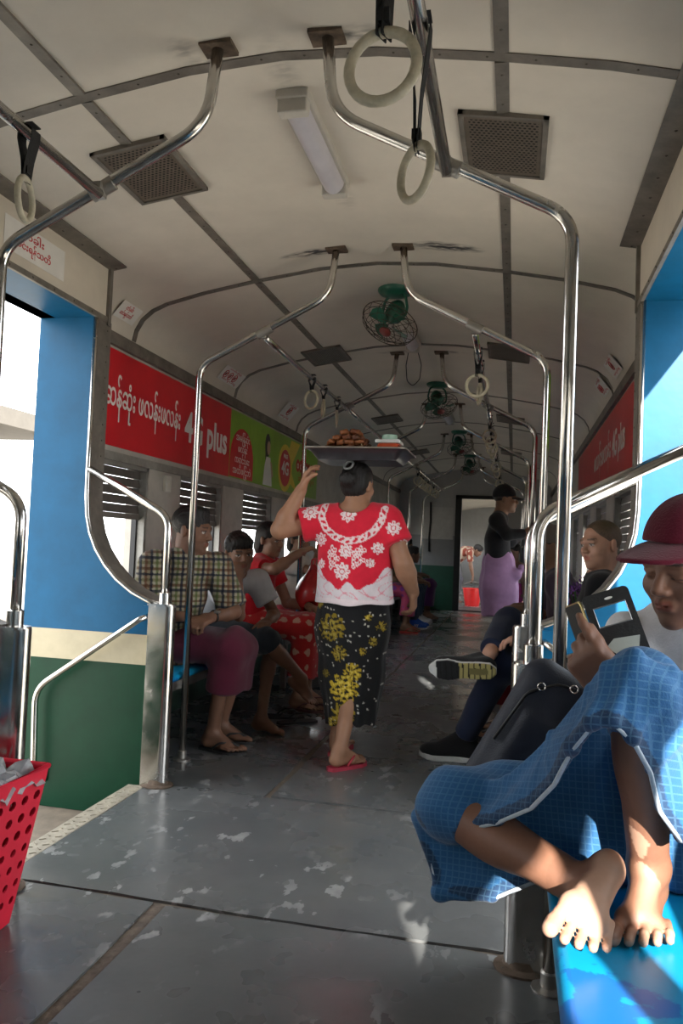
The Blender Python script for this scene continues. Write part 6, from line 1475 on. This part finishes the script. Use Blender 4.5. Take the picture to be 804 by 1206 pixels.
# ================================================================== man in maroon cap on the near bench
def checked_cloth():
    m = vmat('blue_checked_cloth', .8, .2, 220, .15, .06, 0, 30, .15); nt = m.node_tree; N, L = nt.nodes, nt.links; b = N['Principled BSDF']
    base = b.inputs['Base Color'].links[0].from_socket; tc = N.new('ShaderNodeTexCoord')
    def mth(op, a, b_=None):
        x = N.new('ShaderNodeMath'); x.operation = op
        for i, v in enumerate((a, b_)):
            if v is None: continue
            if isinstance(v, (int, float)): x.inputs[i].default_value = v
            else: L.new(v, x.inputs[i])
        return x.outputs[0]
    acc = None
    for d in ((.82, -.45, .0), (.0, .3, .93)):
        dt = N.new('ShaderNodeVectorMath'); dt.operation = 'DOT_PRODUCT'; L.new(tc.outputs['Object'], dt.inputs[0]); dt.inputs[1].default_value = d
        w = mth('GREATER_THAN', mth('ABSOLUTE', mth('SUBTRACT', mth('FRACT', mth('ADD', mth('DIVIDE', dt.outputs['Value'], .0125), 50)), .5)), .4)
        acc = w if acc is None else mth('MAXIMUM', acc, w)
    mx = N.new('ShaderNodeMix'); mx.data_type = 'RGBA'; L.new(mth('MULTIPLY', acc, .14), mx.inputs['Factor']); L.new(base, mx.inputs['A']); mx.inputs['B'].default_value = (.2, .4, .55, 1)
    L.new(mx.outputs['Result'], b.inputs['Base Color']); return m
def capman():
    sk = V3(.2, .095, .058); P = Person('man in maroon cap and blue checked longyi sitting barefoot on the bench with a phone', (.3, 1.8, .43), sk, .0037); S = P.S; P.seat = (1, .84)
    pel, che, neck = V3(.38, 1.88, .56), V3(.40, 1.85, .80), V3(.385, 1.775, .965); fr = unit(V3(-.3, -.95, 0)); shl, shr = V3(.50, 1.76, .89), V3(.275, 1.85, .89)
    s_torso(S, pel, che, neck, shl, shr, .97, fr); R = eul(DIRV(-.74, -.67), -.2, -.05); hc = V3(.347, 1.66, 1.085); P.head(hc, R, 1.0, neck, 'buzz', stubble=.1, jaw=1.06, nose=1.0, down=True)
    er, wr = V3(.235, 1.89, .65), V3(.185, 1.735, .715); s_arm(S, shr, er, wr, (.046, .04, .028)); s_hand(S, wr, V3(.05, -.1, .9), V3(.1, -1, -.2), 1, (.25, .3, .3, .35), (.4, .2), .9)
    el, wl = V3(.40, 1.66, .72), V3(.19, 1.525, .842); s_arm(S, shl, el, wl, (.044, .037, .026)); s_hand(S, wl, V3(-.62, .02, .76), V3(.35, .92, .1), -1, (.12, .62, .66, .7), (.1, .12), 1.0, .05)
    # legs
    kL, aL = V3(.222, 1.435, .862), V3(.268, 1.585, .52); s_leg(S, V3(.41, 1.80, .56), kL, aL, (.078, .054, .037), V3(.1, 1, 0)); s_foot(S, aL, V3(-.28, -.95, .0), V3(0, 0, 1), 1, 1.0, True, .12)
    kR, aR = V3(-.115, 1.73, .53), V3(.148, 1.53, .478); s_leg(S, V3(.3, 1.9, .54), kR, aR, (.078, .054, .038), V3(.1, .2, -.6))
    sn = unit(V3(.41, -.53, .73)); f = V3(-.42, -.83, -.36); s_foot(S, V3(.148, 1.52, .475), f, -sn, -1, 1.02, True, .12)
    a0 = V3(.148, 1.52, .475); fu = unit(f)
    def soles(C, V):
        d = (V-a0)@sn; y = (V-a0)@fu; near = np.linalg.norm(V-(a0+fu*.06), axis=1) < .19
        m = near & (d > .055) & (y > -.08); w = np.clip((d-.055)/.02, 0, 1)[:, None]*m[:, None]; C = C*(1-w)+V3(.42, .25, .17)*w
        n = near & (y > .125); C[n] = C[n]*.5+V3(.4, .22, .15)*.5
        # toenails of the other foot
        t = unit(V3(-.28, -.95, 0)); yy = (V-aL)@t; q = (yy > .155) & (V[:, 2] > .437) & (V[:, 2] < .447) & (np.linalg.norm(V-aL, axis=1) < .24); C[q] = C[q]*.6+V3(.4, .3, .24)*.4
        return C
    P.post.append(soles); P.body()
    cap(P, hc, R, 1.06, (.095, .006, .018), vox=.004, down=-.05, w=.8, lift=.03)
    def extra(S):
        S.cone(pel+V3(0, 0, .06), pel-V3(0, 0, .02), .16, .165, .05, flat=(fr, .8))
        for sh, e in ((shl, el), (shr, er)): S.cone(sh, sh+(e-sh)*.75, .066, .078, .05, cut='b')
    shirt(P, 'white_shirt', pel, che, neck, shl, shr, [(shl, el, wl), (shr, er, wr)], 1.14, .75, lambda V: SK((.6, .59, .6), V, 3, .04), lambda p: .006*vnoise(p, 14, 4)+.004*np.sin(p@V3(60, 20, 45)+3*vnoise(p, 8, 3)), vox=.005, collar=True, extra=extra, front=fr)
    # checked longyi: thighs, the sheet stretched between the knees and the drape hanging off the knee
    S = SDF(.0045); th = .008; hip = V3(.37, 1.88, .55)
    S.cone(V3(.41, 1.82, .56), kL+V3(.0, .0, .006), .105, .074, .05); S.cone(V3(.3, 1.9, .55), kR+V3(0, 0, .012), .105, .078, .05); S.cone(hip+V3(.03, 0, -.01), hip-V3(.07, 0, .01), .13, .13, .05, flat=(V3(0, 0, 1), .75))
    U = [V3(.165, 1.39, .906), V3(.143, 1.44, .857), V3(.084, 1.56, .745), V3(.006, 1.66, .62), V3(-.084, 1.75, .566)]
    Hm = [V3(.134, 1.34, .826), V3(.107, 1.40, .767), V3(.084, 1.47, .687), V3(.047, 1.54, .618), V3(-.017, 1.61, .559), V3(-.124, 1.69, .497)]
    for p, q, r in ((U[0], Hm[0], U[1]), (Hm[0], U[1], Hm[1]), (U[1], Hm[1], U[2]), (Hm[1], U[2], Hm[2]), (U[2], Hm[2], Hm[3]), (U[2], Hm[3], U[3]), (U[3], Hm[3], Hm[4]), (U[3], Hm[4], U[4]), (Hm[4], U[4], Hm[5])): S.tri(p, q, r, th, .012)
    HR = [V3(.134, 1.34, .826), V3(.164, 1.335, .835), V3(.198, 1.34, .807), V3(.232, 1.38, .749), V3(.256, 1.43, .673), V3(.297, 1.46, .617)]; kr_ = V3(.266, 1.40, .91); o1, o2 = V3(.345, 1.45, .875), V3(.40, 1.52, .64); kt = V3(.204, 1.37, .938)
    for p, q, r in ((U[0], HR[0], HR[1]), (U[0], HR[1], kt), (kt, HR[1], HR[2]), (kt, HR[2], kr_), (kr_, HR[2], HR[3]), (kr_, HR[3], o1), (HR[3], HR[4], o1), (HR[4], HR[5], o1), (HR[5], o1, o2)): S.tri(p, q, r, th, .012)
    S.cone(V3(.38, 1.78, .58), V3(.30, 1.6, .74), .1, .09, .04)
    # inner cloth behind the shins
    S.tri(V3(.2, 1.60, .80), V3(-.05, 1.74, .52), V3(.16, 1.68, .445), th, .03); S.tri(V3(.2, 1.60, .80), V3(.16, 1.68, .445), V3(.34, 1.68, .445), th, .03); S.tri(V3(.2, 1.60, .80), V3(.36, 1.62, .72), V3(.34, 1.68, .445), th, .03)
    # drape hanging below the outer knee
    D = [V3(-.185, 1.745, .50), V3(-.135, 1.73, .35), V3(-.02, 1.69, .375), V3(.075, 1.66, .44)]
    for p, q, r in ((D[0], D[1], V3(-.06, 1.74, .5)), (D[1], V3(-.06, 1.74, .5), D[2]), (V3(-.06, 1.74, .5), D[2], D[3]), (V3(-.06, 1.74, .5), D[3], V3(.08, 1.7, .52)), (D[0], D[1], V3(-.1, 1.82, .43)), (D[1], D[2], V3(-.02, 1.82, .43)), (D[1], V3(-.1, 1.82, .43), V3(-.02, 1.82, .43)), (D[0], V3(-.1, 1.82, .43), V3(-.14, 1.8, .55))): S.tri(p, q, r, th, .02)
    HEM = list(zip(Hm, Hm[1:]))+list(zip(HR, HR[1:]))+list(zip(D, D[1:]))+[(Hm[-1], V3(-.185, 1.70, .515))]
    def chk(V):
        x, y, z = V.T; u = x*.82-y*.45; v = z*.93+y*.3
        C = SK((.026, .105, .24), V, 4, .08)
        # selvedge: white and dark lines along the hem
        w = np.full(len(V), 9.)
        for p, q in HEM:
            d = q-p; t = np.clip(((V-p)@d)/(d@d), 0, 1); w = np.minimum(w, np.linalg.norm(V-p-t[:, None]*d, axis=1))
        C[w < .016] = C[w < .016]*.3+V3(.015, .02, .04)*.7; return C
    P.cloth('longyi', S, chk, lambda p: .003*vnoise(p, 12, 6)+.0038*np.sin(p@V3(30, 50, 34)+4*vnoise(p, 6, 3)), mat_=checked_cloth(), label='blue checked longyi with a pale selvedge')
    M_selv = mat('pale_selvedge', (.4, .45, .5), .85, 0, .15, 60)
    for q in (Hm[::-1]+HR[1:], D): part('selvedge', tube(BM(), fillet([x+V3(0, -.007, -.005) for x in q], .05, 4), .0042, 6), M_selv, P.root, True, label='pale woven hem')
capman()
# flip-cover phone in his hand
def phone():
    f = unit(V3(-.34, .12, .93)); c = V3(.204, 1.580, .950)   # long axis of the cover
    ux = unit(V3(.95, -.12, .3)); ux = unit(ux-f*(ux@f)); n = np.cross(ux, f); R = Matrix(np.stack([ux, f, n], 1).tolist())   # n points to the viewer or away
    if n[1] > 0: n = -n
    T = thing('phone_case', 'black flip-cover phone case with a window held by the man in maroon cap', 'phone', Vector(c))
    P = lambda u, v, w: Vector(c+ux*u+f*v+n*w); hw, hh = .045, .086
    def rr(hw_, hh_, r, cx=0, cy=0): return [(cx+sx*(hw_-r)+r*math.cos(a), cy+sy*(hh_-r)+r*math.sin(a)) for (sx, sy, a0) in ((1, 1, 0), (-1, 1, math.pi/2), (-1, -1, math.pi), (1, -1, 1.5*math.pi)) for a in [a0+k*math.pi/8 for k in range(5)]]
    out = rr(hw, hh, .01); win = [(-.028, .012), (.03, .018), (.033, .058), (-.030, .058)]
    # cover with a real window: bridge outline and window with a ring of faces
    def cover(bm, w0, w1):
        k = 20; o = [out[i] for i in range(k)]; wi = []
        for (x, y) in o:
            wx = max(-.03, min(.032, x*.8)); wy = .02 if y < 0 else .058
            if abs(x) > .044: wy = max(.02, min(.058, y))
            wi.append((wx, wy))
        F = {}
        for w in (w0, w1): F[w] = ([bm.verts.new(P(x, y, w)) for x, y in o], [bm.verts.new(P(x, y, w)) for x, y in wi])
        for i in range(k):
            j = (i+1) % k
            for w in (w0, w1): bm.faces.new((F[w][0][i], F[w][0][j], F[w][1][j], F[w][1][i]))
            for q in (0, 1): bm.faces.new((F[w0][q][i], F[w0][q][j], F[w1][q][j], F[w1][q][i]))
        bmesh.ops.remove_doubles(bm, verts=bm.verts[:], dist=1e-6); bmesh.ops.dissolve_degenerate(bm, edges=bm.edges[:], dist=1e-6)
    bm = BM(); cover(bm, .0, .004); part('flip_cover', bm, mat('black_leatherette', (.012, .012, .012), .45, 0, .2, 50, .15, 200), T)
    part('window_rim', tube(BM(), [P(x, y, .004) for x, y in ((-.03, .02), (.032, .02), (.032, .058), (-.03, .058))], .0016, 6, closed=True), mat('silver_rim', (.4, .4, .4), .3, .8), T)
    part('pale_reflection', prism(BM(), [(-.03, -.018), (-.012, -.006), (.036, -.012), (.02, -.05), (.0, -.056)], .0006, lambda u, v, w: P(u, v, .0041+w)), mat('pale_grey_reflection', (.42, .45, .4), .3), T)  # reflection on the cover, put in as a light grey patch
    part('earpiece_slot', prism(BM(), circ(.004, .071, .008, 14, .0025), .0006, lambda u, v, w: P(u, v, .0041+w)), M_whiteprint, T)
    # the phone itself, folded back behind the cover's left edge
    ux2 = unit(-ux*.42-n*.9); P2 = lambda u, v, w: Vector(c-ux*hw+ux2*u+f*v+np.cross(ux2, f)*w)
    part('phone_body', prism(BM(), [(x+.043, y*.98) for x, y in rr(.04, .08, .009)], .008, lambda u, v, w: P2(u, v, w-.008)), M_black, T)
    part('gold_frame', tube(BM(), [P2(x+.043, y*.98, -.004) for x, y in rr(.041, .081, .009)], .003, 6, closed=True), mat('gold_metal', (.6, .47, .22), .3, .9), T, True)
phone()
# dark backpack behind his leg
def backpack():
    T = thing('backpack', 'dark navy backpack wedged between the seated man in maroon cap and the pillar', 'backpack', (.13, 1.97, .44))
    R = np.array(Matrix.Rotation(.5, 3, 'Y')); S = SDF(.006)
    c = V3(.1, 1.972, .62); S.box(c, V3(.15, .058, .19), R, .055, .02); S.box(c+R@V3(0, -.05, -.02), V3(.11, .035, .1), R, .03, .02)
    # the soft bag gives way to the thigh, hips, arm and bench that it leans on
    S.cone(V3(.3, 1.9, .55), V3(-.115, 1.73, .542), .107, .08, .01, 's'); S.cone(V3(.40, 1.88, .54), V3(.3, 1.88, .54), .132, .132, .01, 's', flat=(V3(0, 0, 1), .78)); S.cone(V3(.38, 1.88, .62), V3(.4, 1.85, .8), .166, .15, .01, 's', flat=(V3(-.3, -.95, 0), .8))
    S.cone(V3(.275, 1.85, .89), V3(.24, 1.885, .68), .092, .096, .01, 's'); S.cone(V3(.24, 1.885, .68), V3(.235, 1.89, .65), .06, .05, .01, 's'); S.cone(V3(.235, 1.89, .65), V3(.185, 1.735, .715), .045, .035, .01, 's'); S.tri(V3(.006, 1.66, .62), V3(-.084, 1.75, .566), V3(.084, 1.56, .745), .012, .005, 's'); seat_cut(S, 1, .84)
    o = part('bag_body', S.mesh('bag', folds(.006, 18, 3), lambda V: SK((.018, .022, .034), V, 4, .12)), vmat('navy_nylon', .6, .3, 250, .3), T)
    pts = [c+R@V3(x, -.056, z) for x, z in ((-.13, -.04), (-.12, .1), (-.07, .155), (-.03, .165))]
    z = part('zip', tube(BM(), fillet(pts, .05, 5), .004, 6), M_black, o, True)
    for x, zz in ((-.1, .13), (-.035, .165)):
        bm = BM(); ring(bm, Vector(c+R@V3(x, -.066, zz)), .009, .002, (0, 1, 0), 12, 5); part('zip_pull', bm, M_steel, o, True)
    part('carry_strap', tube(BM(), fillet([c+R@V3(-.04, .02, .185), c+R@V3(-.03, .02, .225), c+R@V3(.03, .02, .225), c+R@V3(.04, .02, .185)], .02, 4), .008, 6), M_strap, T, True)
backpack()
